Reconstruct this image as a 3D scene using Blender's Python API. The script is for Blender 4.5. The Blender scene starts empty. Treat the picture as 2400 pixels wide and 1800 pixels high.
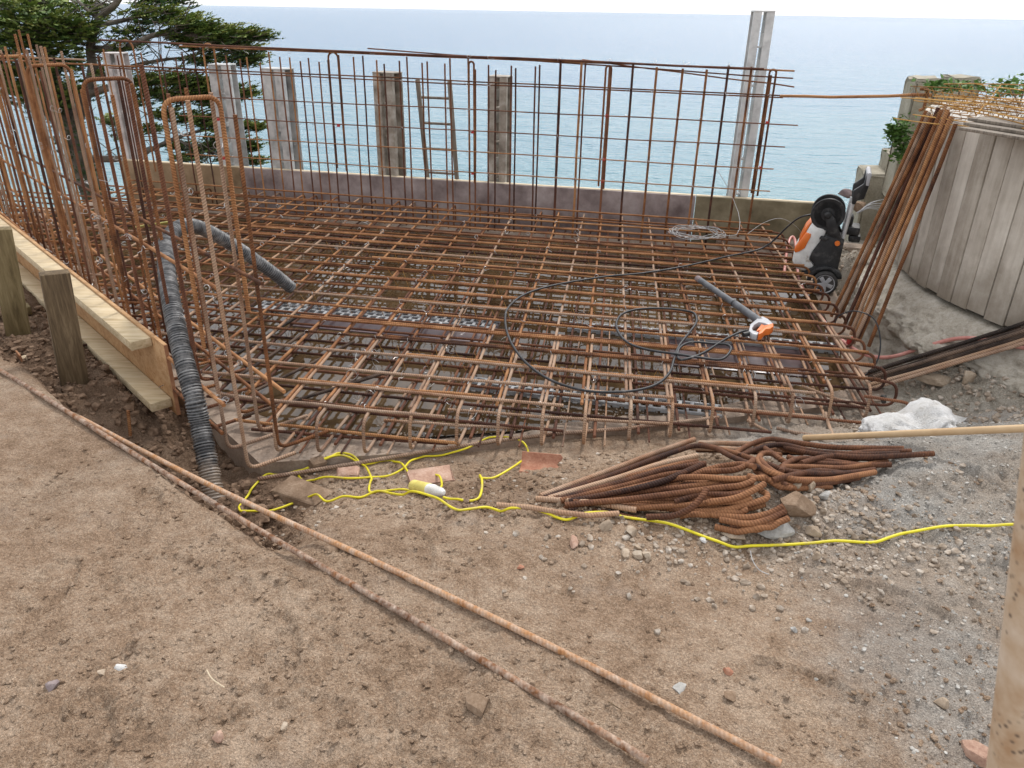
import bpy, bmesh, math, random
import numpy as np
from mathutils import Vector, Matrix
R = math.radians
random.seed(7)
rng = np.random.default_rng(11)
scene = bpy.context.scene
COL = scene.collection

# ---------------------------------------------------------------- camera
CAMH = 1.55
cam_d = bpy.data.cameras.new('camera')
cam = bpy.data.objects.new('camera', cam_d)
COL.objects.link(cam)
cam_d.sensor_width = 36.0
cam_d.lens = 36.0 * 1803 / 2400
cam_d.clip_start = 0.02
cam_d.clip_end = 200000
cam.location = (0, 0, CAMH)
cam.rotation_euler = (Matrix.Rotation(R(90 - 25.9), 3, 'X') @ Matrix.Rotation(R(1.0), 3, 'Z')).to_euler()
cam_d.dof.use_dof = True
cam_d.dof.focus_distance = 3.9
cam_d.dof.aperture_fstop = 16.0
scene.camera = cam

# ---------------------------------------------------------------- world, sun, exposure
world = bpy.data.worlds.new('World')
scene.world = world
world.use_nodes = True
nt = world.node_tree
nt.nodes.clear()
sky = nt.nodes.new('ShaderNodeTexSky')
sky.sky_type = 'NISHITA'
sky.sun_disc = False
sky.sun_elevation = R(50)
sky.sun_rotation = R(25)
sky.air_density = 1.0
sky.dust_density = 3.0
mulk = nt.nodes.new('ShaderNodeMixRGB'); mulk.blend_type = 'MULTIPLY'; mulk.inputs[0].default_value = 1
mulk.inputs[2].default_value = (0.9, 0.9, 0.9, 1)
nt.links.new(sky.outputs[0], mulk.inputs[1])
cloud = nt.nodes.new('ShaderNodeMixRGB'); cloud.inputs[0].default_value = 0.8
cloud.inputs[2].default_value = (8.6, 8.75, 9.0, 1)          # thick overcast
nt.links.new(mulk.outputs[0], cloud.inputs[1])
bg = nt.nodes.new('ShaderNodeBackground'); bg.inputs[1].default_value = 0.10
nt.links.new(cloud.outputs[0], bg.inputs[0])
wo = nt.nodes.new('ShaderNodeOutputWorld')
nt.links.new(bg.outputs[0], wo.inputs[0])

sun_d = bpy.data.lights.new('sun', 'SUN')
sun = bpy.data.objects.new('sun', sun_d)
COL.objects.link(sun)
sun_d.energy = 1.5
sun_d.angle = R(10)
sun_d.color = (1.0, 0.965, 0.92)
# sun stands over the sea, ahead and slightly right
az, el = R(25), R(50)
sdir = Vector((math.sin(az) * math.cos(el), math.cos(az) * math.cos(el), math.sin(el)))
sun.rotation_euler = (-sdir).to_track_quat('-Z', 'Y').to_euler()

vs = scene.view_settings
vs.view_transform = 'Standard'
vs.look = 'None'
vs.gamma = 1.0
vs.use_curve_mapping = False
vs.exposure = 0.72

# ---------------------------------------------------------------- helpers
def V(*a): return Vector(a)

def mesh_obj(name, verts, faces, mat=None, parent=None, smooth=True, uvs=None, autosmooth=None):
    me = bpy.data.meshes.new(name)
    me.from_pydata([tuple(v) for v in verts], [], faces)
    if uvs is not None:
        ul = me.uv_layers.new(name='UVMap')
        ul.data.foreach_set('uv', np.array(uvs, dtype=np.float32).ravel())
    if smooth:
        me.polygons.foreach_set('use_smooth', [True] * len(me.polygons))
        if autosmooth is not None:
            me.set_sharp_from_angle(angle=R(autosmooth))
    me.update()
    o = bpy.data.objects.new(name, me)
    COL.objects.link(o)
    if mat: me.materials.append(mat)
    if parent: o.parent = parent
    return o

def np_obj(name, verts, tris, mat=None, parent=None, smooth=False, attrs=None):
    """verts (N,3) array, tris (M,k) array"""
    verts = np.asarray(verts, np.float32); tris = np.asarray(tris, np.int32)
    k = tris.shape[1]
    me = bpy.data.meshes.new(name)
    me.vertices.add(len(verts)); me.vertices.foreach_set('co', verts.ravel())
    me.loops.add(tris.size); me.loops.foreach_set('vertex_index', tris.ravel())
    me.polygons.add(len(tris))
    me.polygons.foreach_set('loop_start', np.arange(0, tris.size, k, dtype=np.int32))
    me.polygons.foreach_set('loop_total', np.full(len(tris), k, np.int32))
    me.polygons.foreach_set('use_smooth', np.full(len(tris), smooth))
    for nm, arr in (attrs or {}).items():
        a = me.attributes.new(nm, 'FLOAT', 'POINT'); a.data.foreach_set('value', np.asarray(arr, np.float32))
    me.update(calc_edges=True); me.validate()
    o = bpy.data.objects.new(name, me); COL.objects.link(o)
    if mat: me.materials.append(mat)
    if parent: o.parent = parent
    return o

def tag(o, label=None, cat=None, group=None, kind=None):
    if label: o['label'] = label
    if cat: o['category'] = cat
    if group: o['group'] = group
    if kind: o['kind'] = kind
    return o

def empty(name, loc, label, cat, group=None):
    o = bpy.data.objects.new(name, None); COL.objects.link(o)
    o.empty_display_size = 0.1
    o.location = loc
    ORG[o.name] = Vector(loc)
    return tag(o, label, cat, group)
ORG = {}

def child(o, parent):
    """parent a world-space mesh to an empty (keeps its place)"""
    o.parent = parent
    if parent.name in ORG:
        o.matrix_parent_inverse = Matrix.Translation(-ORG[parent.name])
    return o

def spline(pts, per=6):
    P = [Vector(p) for p in pts]; out = []
    for i in range(len(P) - 1):
        p0 = P[max(i - 1, 0)]; p1 = P[i]; p2 = P[i + 1]; p3 = P[min(i + 2, len(P) - 1)]
        for k in range(per):
            t = k / per
            out.append(0.5 * ((2 * p1) + (p2 - p0) * t + (2 * p0 - 5 * p1 + 4 * p2 - p3) * t * t + (3 * p1 - p0 - 3 * p2 + p3) * t ** 3))
    out.append(P[-1]); return out

def resample(pts, step):
    P = [Vector(p) for p in pts]; out = [P[0]]; acc = 0.0
    for a, b in zip(P[:-1], P[1:]):
        L = (b - a).length
        if L < 1e-9: continue
        d = step - acc
        while d <= L:
            out.append(a.lerp(b, d / L)); d += step
        acc = L - (d - step)
    if (out[-1] - P[-1]).length > step * .3: out.append(P[-1])
    return out

def fillet(pts, r, seg=5):
    """polyline with rounded corners"""
    P = [Vector(p) for p in pts]; out = [P[0]]
    for a, b, c in zip(P[:-2], P[1:-1], P[2:]):
        u = (a - b); v = (c - b); lu, lv = u.length, v.length
        u /= lu; v /= lv
        rr = min(r, lu * .48, lv * .48)
        p, q = b + u * rr, b + v * rr
        for k in range(seg + 1):
            t = k / seg
            out.append((1 - t) ** 2 * p + 2 * t * (1 - t) * b + t * t * q)
    out.append(P[-1]); return out

def tube_geo(pts, r, n=8, caps=True, radf=None):
    P = [Vector(p) for p in pts]
    vs_, fs, uv = [], [], []
    T = []
    for i in range(len(P)):
        a = P[max(i - 1, 0)]; b = P[min(i + 1, len(P) - 1)]
        t = (b - a); T.append(t.normalized() if t.length > 1e-9 else Vector((0, 0, 1)))
    up = Vector((0, 0, 1)) if abs(T[0].z) < .9 else Vector((1, 0, 0))
    nrm = (up - T[0] * up.dot(T[0])).normalized()
    L = 0; Ls = []
    for i, p in enumerate(P):
        if i:
            L += (p - P[i - 1]).length
            nrm = nrm - T[i] * nrm.dot(T[i])
            nrm = nrm.normalized() if nrm.length > 1e-6 else T[i].orthogonal().normalized()
        Ls.append(L)
        bn = T[i].cross(nrm)
        for k in range(n):
            a = 2 * math.pi * k / n
            rr = r if radf is None else r * radf(i, L, k / n)
            vs_.append(p + (nrm * math.cos(a) + bn * math.sin(a)) * rr)
    for i in range(len(P) - 1):
        for k in range(n):
            k2 = (k + 1) % n
            fs.append((i * n + k, i * n + k2, (i + 1) * n + k2, (i + 1) * n + k))
            uv += [(Ls[i], k / n), (Ls[i], (k + 1) / n), (Ls[i + 1], (k + 1) / n), (Ls[i + 1], k / n)]
    if caps:
        fs.append(tuple(range(n - 1, -1, -1))); uv += [(0, 0)] * n
        b = (len(P) - 1) * n
        fs.append(tuple(range(b, b + n))); uv += [(0, 0)] * n
    return vs_, fs, uv

def tube(name, pts, r, mat, parent=None, n=8, radf=None, sharp=60):
    v, f, uv = tube_geo(pts, r, n, True, radf)
    o = mesh_obj(name, v, f, mat, None, True, uv, sharp)
    if parent: child(o, parent)
    return o

def rib_rad(pitch):
    # herringbone ribs as real relief
    def f(i, L, v):
        ph = (L / pitch + 1.2 * abs(v - .5) * 2) % 1.0
        return 1.025 if ph < .36 else 0.99
    return f

def ribbed(name, pts, r, mat, parent=None, n=10, pitch=.014):
    P = resample(pts, pitch / 3.02)
    return tube(name, P, r, mat, parent, n, rib_rad(pitch), sharp=80)

def joined(name, geos, mat, parent=None, smooth=True, sharp=50):
    vs_, fs = [], []
    for v, f in geos:
        o = len(vs_); vs_ += list(v); fs += [tuple(i + o for i in q) for q in f]
    o = mesh_obj(name, vs_, fs, mat, None, smooth, None, sharp)
    if parent: child(o, parent)
    return o

def box_geo(c, size, rot=None, bev=0.0):
    sx, sy, sz = [s / 2 for s in size]
    M = rot if rot is not None else Matrix.Identity(3)
    c = Vector(c)
    if bev <= 0:
        v = [c + M @ Vector((x * sx, y * sy, z * sz)) for x in (-1, 1) for y in (-1, 1) for z in (-1, 1)]
        f = [(0, 1, 3, 2), (4, 6, 7, 5), (0, 4, 5, 1), (2, 3, 7, 6), (0, 2, 6, 4), (1, 5, 7, 3)]
        return v, f
    bm = bmesh.new()
    bmesh.ops.create_cube(bm, size=1.0)
    for q in bm.verts: q.co = Vector((q.co.x * size[0], q.co.y * size[1], q.co.z * size[2]))
    bmesh.ops.bevel(bm, geom=list(bm.edges), offset=bev, segments=2, affect='EDGES', profile=.5)
    v = [c + M @ q.co for q in bm.verts]
    bm.verts.index_update()
    f = [tuple(q.index for q in p.verts) for p in bm.faces]
    bm.free(); return v, f

def box(name, c, size, mat, parent=None, rz=0, rot=None, bev=.004):
    M = rot if rot is not None else Matrix.Rotation(rz, 3, 'Z')
    v, f = box_geo(c, size, M, bev)
    o = mesh_obj(name, v, f, mat, None, True, None, 40)
    if parent: child(o, parent)
    return o

def beam_geo(a, b, w, h, bev=.003, up=(0, 0, 1), roll=0):
    a, b = Vector(a), Vector(b); d = (b - a); L = d.length; d.normalize()
    s = d.cross(Vector(up)).normalized(); u = s.cross(d)
    M = Matrix((d, s, u)).transposed() @ Matrix.Rotation(roll, 3, 'X')
    return box_geo((a + b) / 2, (L, w, h), M, bev)

def beam(name, a, b, w, h, mat, parent=None, bev=.003, up=(0, 0, 1), roll=0):
    v, f = beam_geo(a, b, w, h, bev, up, roll)
    o = mesh_obj(name, v, f, mat, None, True, None, 40)
    if parent: child(o, parent)
    return o

def extrude_poly(pts, M, y0, y1, bev=.006):
    """polygon (x,z) extruded along local y, placed by 4x4 M"""
    bm = bmesh.new()
    vs0 = [bm.verts.new((x, y0, z)) for x, z in pts]
    fc = bm.faces.new(vs0)
    ex = bmesh.ops.extrude_face_region(bm, geom=[fc])
    for q in ex['geom']:
        if isinstance(q, bmesh.types.BMVert): q.co.y = y1
    bmesh.ops.recalc_face_normals(bm, faces=bm.faces)
    if bev: bmesh.ops.bevel(bm, geom=list(bm.edges), offset=bev, segments=2, affect='EDGES', profile=.5, clamp_overlap=True)
    bm.verts.index_update()
    v = [M @ q.co for q in bm.verts]; f = [tuple(q.index for q in p.verts) for p in bm.faces]
    bm.free(); return v, f

def poly_obj(name, pts, M, y0, y1, mat, parent, bev=.006):
    v, f = extrude_poly(pts, M, y0, y1, bev)
    o = mesh_obj(name, v, f, mat, None, True, None, 35)
    return child(o, parent) if parent else o

def lathe_geo(profile, M, n=24):
    """profile list of (radius, axial) revolved about local y"""
    v, f = [], []
    for r_, a_ in profile:
        for k in range(n):
            t = 2 * math.pi * k / n
            v.append(M @ Vector((r_ * math.cos(t), a_, r_ * math.sin(t))))
    for i in range(len(profile) - 1):
        for k in range(n):
            k2 = (k + 1) % n
            f.append((i * n + k, i * n + k2, (i + 1) * n + k2, (i + 1) * n + k))
    f.append(tuple(range(n))); b = (len(profile) - 1) * n; f.append(tuple(range(b + n - 1, b - 1, -1)))
    return v, f

def lathe(name, profile, M, mat, parent, n=24):
    v, f = lathe_geo(profile, M, n)
    o = mesh_obj(name, v, f, mat, None, True, None, 35)
    return child(o, parent) if parent else o

# ---------------------------------------------------------------- materials
class NT:
    def __init__(s, name):
        s.m = bpy.data.materials.new(name); s.m.use_nodes = True
        s.t = s.m.node_tree; s.n = s.t.nodes; s.b = s.n['Principled BSDF']
        s.tc = s.n.new('ShaderNodeTexCoord')
    def L(s, a, b): s.t.links.new(a, b)
    def noise(s, scale, detail=4, rough=.6, vec=None, stretch=None, coord='Object', dist=0):
        q = s.n.new('ShaderNodeTexNoise'); q.inputs['Scale'].default_value = scale
        q.inputs['Detail'].default_value = detail; q.inputs['Roughness'].default_value = rough
        q.inputs['Distortion'].default_value = dist
        src = vec if vec is not None else s.tc.outputs[coord]
        if stretch:
            mp = s.n.new('ShaderNodeMapping'); mp.inputs['Scale'].default_value = stretch
            s.L(src, mp.inputs[0]); src = mp.outputs[0]
        s.L(src, q.inputs['Vector']); return q.outputs['Fac']
    def vor(s, scale, feature='F1', vec=None, out='Distance'):
        q = s.n.new('ShaderNodeTexVoronoi'); q.feature = feature; q.inputs['Scale'].default_value = scale
        s.L(vec if vec is not None else s.tc.outputs['Object'], q.inputs['Vector']); return q.outputs[out]
    def ramp(s, fac, stops, interp='LINEAR'):
        q = s.n.new('ShaderNodeValToRGB'); e = q.color_ramp.elements; q.color_ramp.interpolation = interp
        while len(e) < len(stops): e.new(.5)
        for el, (p, c) in zip(e, stops):
            el.position = p; el.color = (*c, 1) if isinstance(c, tuple) else (c, c, c, 1)
        s.L(fac, q.inputs[0]); return q.outputs[0]
    def mix(s, fac, a, b, mode='MIX'):
        q = s.n.new('ShaderNodeMixRGB'); q.blend_type = mode
        for i, v in ((0, fac), (1, a), (2, b)):
            if isinstance(v, (int, float)): q.inputs[i].default_value = v if i == 0 else (v, v, v, 1)
            elif isinstance(v, tuple): q.inputs[i].default_value = (*v, 1)
            else: s.L(v, q.inputs[i])
        return q.outputs[0]
    def math(s, op, a, b=0.0, c=None, clamp=False):
        q = s.n.new('ShaderNodeMath'); q.operation = op; q.use_clamp = clamp
        for i, v in enumerate((a, b) if c is None else (a, b, c)):
            if isinstance(v, (int, float)): q.inputs[i].default_value = v
            else: s.L(v, q.inputs[i])
        return q.outputs[0]
    def attr(s, name):
        q = s.n.new('ShaderNodeAttribute'); q.attribute_name = name; return q.outputs['Fac']
    def sep(s, vec):
        q = s.n.new('ShaderNodeSeparateXYZ'); s.L(vec, q.inputs[0]); return q.outputs
    def rand(s):
        q = s.n.new('ShaderNodeObjectInfo'); return q.outputs['Random']
    def bump(s, h, strength=.5, dist=.01, normal=None):
        q = s.n.new('ShaderNodeBump'); q.inputs['Strength'].default_value = strength; q.inputs['Distance'].default_value = dist
        s.L(h, q.inputs['Height'])
        if normal is not None: s.L(normal, q.inputs['Normal'])
        return q.outputs[0]
    def done(s, col=None, rough=.8, normal=None, spec=None, metal=None):
        if col is not None:
            if isinstance(col, tuple): s.b.inputs['Base Color'].default_value = (*col, 1)
            else: s.L(col, s.b.inputs['Base Color'])
        if isinstance(rough, (int, float)): s.b.inputs['Roughness'].default_value = rough
        else: s.L(rough, s.b.inputs['Roughness'])
        if normal is not None: s.L(normal, s.b.inputs['Normal'])
        if spec is not None: s.b.inputs['Specular IOR Level'].default_value = spec
        if metal is not None: s.b.inputs['Metallic'].default_value = metal
        return s.m

def m_rust(name, dark, mid, light, dust=0.0, dust_sc=5, dust_col=(.50, .36, .26), ribs=True, pitch=.011, rough=.8, rib_dk=.8, bmp=.6):
    N = NT(name)
    big = N.noise(7, 3, .6); fine = N.noise(90, 3, .7)
    f = N.math('ADD', N.math('MULTIPLY', big, .75), N.math('MULTIPLY', fine, .35))
    f = N.math('ADD', f, N.math('MULTIPLY', N.math('SUBTRACT', N.rand(), .5), .40))
    col = N.ramp(f, [(.28, dark), (.52, mid), (.78, light)])
    if dust > 0:
        dn = N.ramp(N.noise(dust_sc, 4, .65), [(.45 - dust * .35, 0.0), (.8 - dust * .3, 1.0)])
        dn = N.math('MULTIPLY', dn, .85)
        col = N.mix(dn, col, dust_col)
    nrm = None
    if ribs:
        uv = N.sep(N.tc.outputs['UV'])
        ph = N.math('ADD', N.math('MULTIPLY', uv[0], 1 / pitch), N.math('MULTIPLY', N.math('ABSOLUTE', N.math('SUBTRACT', uv[1], .5)), 2.4))
        w = N.math('SINE', N.math('MULTIPLY', ph, 6.2832))
        w = N.math('ADD', w, N.math('MULTIPLY', fine, .8))
        nrm = N.bump(w, bmp, .0018)
        dk = N.ramp(w, [(.1, .62), (.75, 1.0)])  # shade in the grooves between ribs, painted into the colour
        col = N.mix(rib_dk, col, dk, 'MULTIPLY')
    else:
        nrm = N.bump(fine, .5, .0012)
    return N.done(col, rough, nrm, .25)

def m_noise(name, stops, scale=6, detail=5, rough=.85, bump=.4, bscale=60, bdist=.004, stretch=None, spec=.25, metal=None, var=0.0):
    N = NT(name)
    f = N.noise(scale, detail, .62, stretch=stretch)
    if var: f = N.math('ADD', f, N.math('MULTIPLY', N.math('SUBTRACT', N.rand(), .5), var))
    col = N.ramp(f, stops)
    h = N.noise(bscale, 4, .65, stretch=stretch)
    return N.done(col, rough, N.bump(h, bump, bdist), spec, metal)

def m_wood(name, c1, c2, c3, axis, scale=1.0, rough=.75):
    """axis: world direction of the grain (unit, horizontal angle in radians) or 'Z'"""
    N = NT(name)
    mp = N.n.new('ShaderNodeMapping')
    mp.vector_type = 'POINT'
    if axis == 'Z':
        mp.inputs['Scale'].default_value = (1, 1, .07)
    else:
        mp.inputs['Rotation'].default_value = (0, 0, -axis)
        mp.inputs['Scale'].default_value = (.07, 1, 1)
    N.L(N.tc.outputs['Object'], mp.inputs[0])
    g = N.noise(26 * scale, 5, .65, vec=mp.outputs[0], dist=1.2)
    g2 = N.noise(120 * scale, 3, .6, vec=mp.outputs[0])
    f = N.math('ADD', N.math('MULTIPLY', g, .75), N.math('MULTIPLY', g2, .3))
    col = N.ramp(f, [(.34, c1), (.52, c2), (.72, c3)])
    blot = N.noise(4, 4, .6)
    col = N.mix(.35, col, N.ramp(blot, [(.3, .55), (.7, 1.0)]), 'MULTIPLY')
    return N.done(col, rough, N.bump(f, .35, .003), .3)

MAT = {}
MAT['rust'] = m_rust('rust_bar', (.060, .026, .016), (.255, .105, .042), (.48, .24, .105))
MAT['rust_dusty'] = m_rust('rust_bar_dusty', (.085, .04, .028), (.24, .105, .05), (.42, .22, .11), dust=.55)
MAT['rust_deep'] = m_rust('rust_bar_deep', (.05, .024, .018), (.135, .056, .034), (.25, .108, .055))
MAT['rust_orange'] = m_rust('rust_bar_orange', (.12, .05, .022), (.29, .125, .048), (.44, .225, .10), dust=.25, dust_sc=38, dust_col=(.56, .45, .36), pitch=.0115, rib_dk=.35, bmp=.3)
MAT['rust_pile'] = m_rust('rust_bar_pile', (.038, .018, .013), (.145, .060, .030), (.31, .142, .065), pitch=.0100, rib_dk=.55, bmp=.5)
MAT['rust_pile_dusty'] = m_rust('rust_bar_pile_dusty', (.10, .05, .03), (.26, .12, .06), (.44, .26, .15), dust=.4, pitch=.0100, rib_dk=.55, bmp=.5)
MAT['rust_black'] = m_rust('rust_bar_black', (.02, .016, .014), (.06, .042, .034), (.18, .12, .085))
MAT['rust_thin'] = m_rust('rust_wire', (.16, .075, .02), (.36, .18, .04), (.52, .30, .09), ribs=False)
MAT['tie'] = m_noise('tie_wire', [(.3, (.30, .29, .28)), (.7, (.62, .61, .60))], 40, rough=.4, bump=.1, metal=.6)
MAT['red_tape'] = m_noise('red_tape', [(.3, (.35, .03, .03)), (.7, (.5, .06, .05))], 40)

#TERRAIN_BEGIN
def _h(ix, iy, seed):
    n = (ix.astype(np.int64) * 374761393 + iy.astype(np.int64) * 668265263 + seed * 974711) & 0x7fffffff
    n = ((n ^ (n >> 13)) * 1274126177) & 0x7fffffff
    n = ((n ^ (n >> 16)) * 2246822519) & 0x7fffffff
    return (n & 0xfffff) / float(0xfffff)
def vnoise(x, y, seed=0):
    x = np.asarray(x, float); y = np.asarray(y, float)
    ix = np.floor(x); iy = np.floor(y); fx = x - ix; fy = y - iy
    fx = fx * fx * (3 - 2 * fx); fy = fy * fy * (3 - 2 * fy)
    a = _h(ix, iy, seed); b = _h(ix + 1, iy, seed); c = _h(ix, iy + 1, seed); d = _h(ix + 1, iy + 1, seed)
    return (a + (b - a) * fx) * (1 - fy) + (c + (d - c) * fx) * fy
def fbm(x, y, f, octv=4, seed=0, gain=.5):
    s = 0; a = 1; t = 0
    for o in range(octv):
        s = s + a * (vnoise(x * f, y * f, seed + o * 17) - .5); t += a; a *= gain; f *= 2.07
    return s / t
def S(a, b, x):
    t = np.clip((x - a) / (b - a), 0, 1); return t * t * (3 - 2 * t)
YFX = [-3, -1.15, -.55, -.25, .24, 1.09, 1.9, 2.25, 3]
YFY = [2.93, 2.93, 3.05, 3.10, 3.24, 3.45, 3.70, 3.9, 4.0]
def wall_st(x, y):
    """s: distance outside the slab's left edge, t: along it"""
    dx = x + 1.13; dy = y - 2.95
    return dx * -.7431 + dy * -.6691, dx * -.6691 + dy * .7431
def zones(x, y):
    """sand weight, fresh-dug soil weight"""
    sand = S(.25, .62, np.exp(-((x - 2.15) / .85) ** 2 - ((y - 2.15) / 1.0) ** 2) * 1.35 + .35 * fbm(x, y, 3, 4, 5))
    sand = np.maximum(sand, S(.75, 1.25, x + .6 * fbm(x, y, 2.2, 4, 8)) * S(.7, 1.3, y) * .8)
    q = (x + .99) * -.637 + (y - 2.18) * -.771
    dug = S(.02, -.06, q + .05 * fbm(x, y, 4, 3, 3)) * S(-.70, -.95, x)
    return sand, dug
def hz(x, y):
    x = np.asarray(x, float); y = np.asarray(y, float)
    s, t = wall_st(x, y)
    yF = np.interp(x, YFX, YFY)
    v = yF - y
    z = -.325 + .325 * S(-.05, 1.2, v)
    und = fbm(x, y, 1.1, 3, 21) * .05 + fbm(x, y, 5, 3, 22) * .022
    # left plateau edge and trench
    q = (x + .99) * -.637 + (y - 2.18) * -.771 + .06 * fbm(x, y, 3.5, 3, 3)
    left = S(-.62, -1.0, x)
    bot = -.45 + .25 * S(.3, 1.1, t) * S(.10, .32, s) + .13 * S(.3, -.35, t) + .09 * fbm(x, y, 7, 3, 31)
    plate = 0 * x
    zl = bot + (plate - bot) * S(-.13, .035, q)
    z = z + (zl - z) * left
    z = z + und * (1 - S(0, -.1, v) * (1 - left))
    # loose soil near the pile, sand heap at right
    z = z + .07 * np.exp(-((x - .95) / .28) ** 2 - ((y - 2.22) / .16) ** 2)
    sand, dug = zones(x, y)
    z = z + .19 * np.exp(-((x - 2.2) / .55) ** 2 - ((y - 2.3) / .42) ** 2) + sand * (.05 * np.abs(fbm(x, y, 2.2, 4, 41)) * 2 + .02 * fbm(x, y, 9, 3, 42))
    # behind the sack: low rubble
    # bank under the round wall
    rt = np.hypot(x - 4.4, y - 4.6) - 1.87
    rag = .16 * fbm(x, y, 2.6, 4, 51)
    bank = S(.50, .34, rt + rag) * .10 + S(.40, .0, rt) * .08
    bz = -.30 + bank + .06 * fbm(x, y, 8, 4, 52) * S(.75, .45, rt)
    wB = S(3.15, 3.75, y) * S(1.95, 2.2, x)
    z = z + (bz - z) * wB
    # under the slab
    ins = S(.0, -.06, s) * S(-.03, -.10, v) * S(2.42, 2.3, x - .12 * (y - 3.6)) 
    z = z + (-.47 - z) * ins
    # cliff beyond the slab
    o = (x - 2.67) * .2147 + (y - 6.58) * .9767
    ol = np.where(x < -3.4, (-3.4 - x) * .55, 0)
    o = o + ol
    drop = np.maximum(o - .42, 0)
    z = z - np.minimum(drop * 2.2 + S(0, .5, drop) * .8, 45)
    return z
PRINTS = [(-.62, 1.55, 1.9), (-.30, 1.95, 1.75), (-.98, 1.25, 2.0), (.12, 1.05, .4), (-.1, 1.5, 1.2), (.78, 1.45, 2.6), (1.15, 1.75, 2.5), (1.45, 1.35, 2.2), (1.0, 1.05, 2.4), (-1.35, 1.75, 1.6), (-1.25, 2.15, 1.8), (-.05, 2.2, 1.4), (1.62, 1.85, 2.7), (1.75, 2.3, 2.6)]
def gz(x, y):
    x = np.asarray(x, float); y = np.asarray(y, float)
    z = hz(x, y); sand, dug = zones(x, y)
    near = S(8, 5, np.hypot(x, y - 2.5))
    clod = np.maximum(fbm(x, y, 13, 5, 61, .62), -.05)
    patch = S(-.05, .12, fbm(x, y, 1.7, 3, 62))
    rt = np.hypot(x - 4.4, y - 4.6) - 1.87
    bankw = S(.9, .6, rt) * S(3.1, 3.5, y)
    rid = .5 - np.abs(fbm(x, y, 6, 4, 68, .6)) * 2
    lumps = np.maximum(vnoise(x * 38, y * 38, 67) - .74, 0) * 4
    lump2 = np.maximum(vnoise(x * 90, y * 90, 69) - .62, 0) * 2.6
    d = (clod * (.012 + .044 * patch) + .10 * dug * np.abs(fbm(x, y, 11, 4, 63, .6)) + sand * (.036 * fbm(x, y, 24, 3, 64, .7) + .07 * np.maximum(fbm(x, y, 6, 4, 70, .6), 0))
         + .012 * fbm(x, y, 45, 2, 65) + lumps * .013 * (.3 + patch) + lump2 * .0055 * (.35 + .8 * patch) + bankw * (.20 * np.abs(fbm(x, y, 6, 6, 66, .66)) - .16 * np.maximum(fbm(x, y, 4.5, 4, 76, .6) - .06, 0) + .02 * rid))
    # boot prints and a wheel rut pressed into the soil
    for px_, py_, a_ in PRINTS:
        c_, s_ = math.cos(a_), math.sin(a_)
        u_ = (x - px_) * c_ + (y - py_) * s_; w_ = -(x - px_) * s_ + (y - py_) * c_
        e_ = (u_ / .145) ** 4 + (w_ / (.047 + .012 * np.cos(u_ * 16))) ** 4
        tread = .5 + .5 * np.sign(np.sin(u_ * 150))
        d = d - .012 * S(1.25, .8, e_) * (.75 + .35 * tread) + .006 * S(2.4, 1.5, e_) * S(.9, 1.3, e_)
    ru = (y - 1.62 - .42 * x - .05 * np.sin(x * 2.1)); 
    d = d - .016 * S(.10, .05, np.abs(ru)) * S(-.1, .6, x) * (.7 + .5 * np.abs(np.sin((x + .3 * ru) * 60)))
    for ax_, ay_, bx_, by_ in ((-2.42, 3.28, .33, 1.22), (-1.85, 2.89, .64, 1.22)):
        t_ = np.clip(((x - ax_) * (bx_ - ax_) + (y - ay_) * (by_ - ay_)) / ((bx_ - ax_) ** 2 + (by_ - ay_) ** 2), 0, 1)
        q_ = np.hypot(x - ax_ - t_ * (bx_ - ax_), y - ay_ - t_ * (by_ - ay_))
        d = d * (.30 + .70 * S(.02, .075, q_))
    v_ = np.interp(x, YFX, YFY) - y
    d = d * (.25 + .75 * S(.0, .22, np.abs(v_)))
    return z + near * d
#TERRAIN_END

# ---------------------------------------------------------------- ground
def axis(segs):
    out = []
    for a, b, st in segs:
        n = max(1, int(round((b - a) / st))); out += list(np.linspace(a, b, n, endpoint=False))
    out.append(segs[-1][1]); return np.array(out)
gx = axis([(-70, -12, 6), (-12, -5, .5), (-5, -2.9, .07), (-2.9, -1.6, .02), (-1.6, 2.4, .0095), (2.4, 3.3, .014), (3.3, 6.5, .12), (6.5, 12, .6), (12, 70, 6)])
gy = axis([(-70, -8, 5), (-8, .3, .4), (.3, .75, .05), (.75, 3.0, .0095), (3.0, 4.2, .018), (4.2, 7.0, .022), (7.0, 9.5, .15), (9.5, 20, .8), (20, 60, 5)])
GX, GY = np.meshgrid(gx, gy)
GZ = gz(GX, GY)
SAND, DUG = zones(GX, GY)
near = S(8, 5, np.hypot(GX, GY - 2.5))
rtb = np.hypot(GX - 4.4, GY - 4.6) - 1.87
bankw = S(.95, .55, rtb) * S(3.1, 3.5, GY)
nx, ny = len(gx), len(gy)
idx = np.arange(nx * ny).reshape(ny, nx)
quads = np.stack([idx[:-1, :-1], idx[:-1, 1:], idx[1:, 1:], idx[1:, :-1]], -1).reshape(-1, 4)

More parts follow.
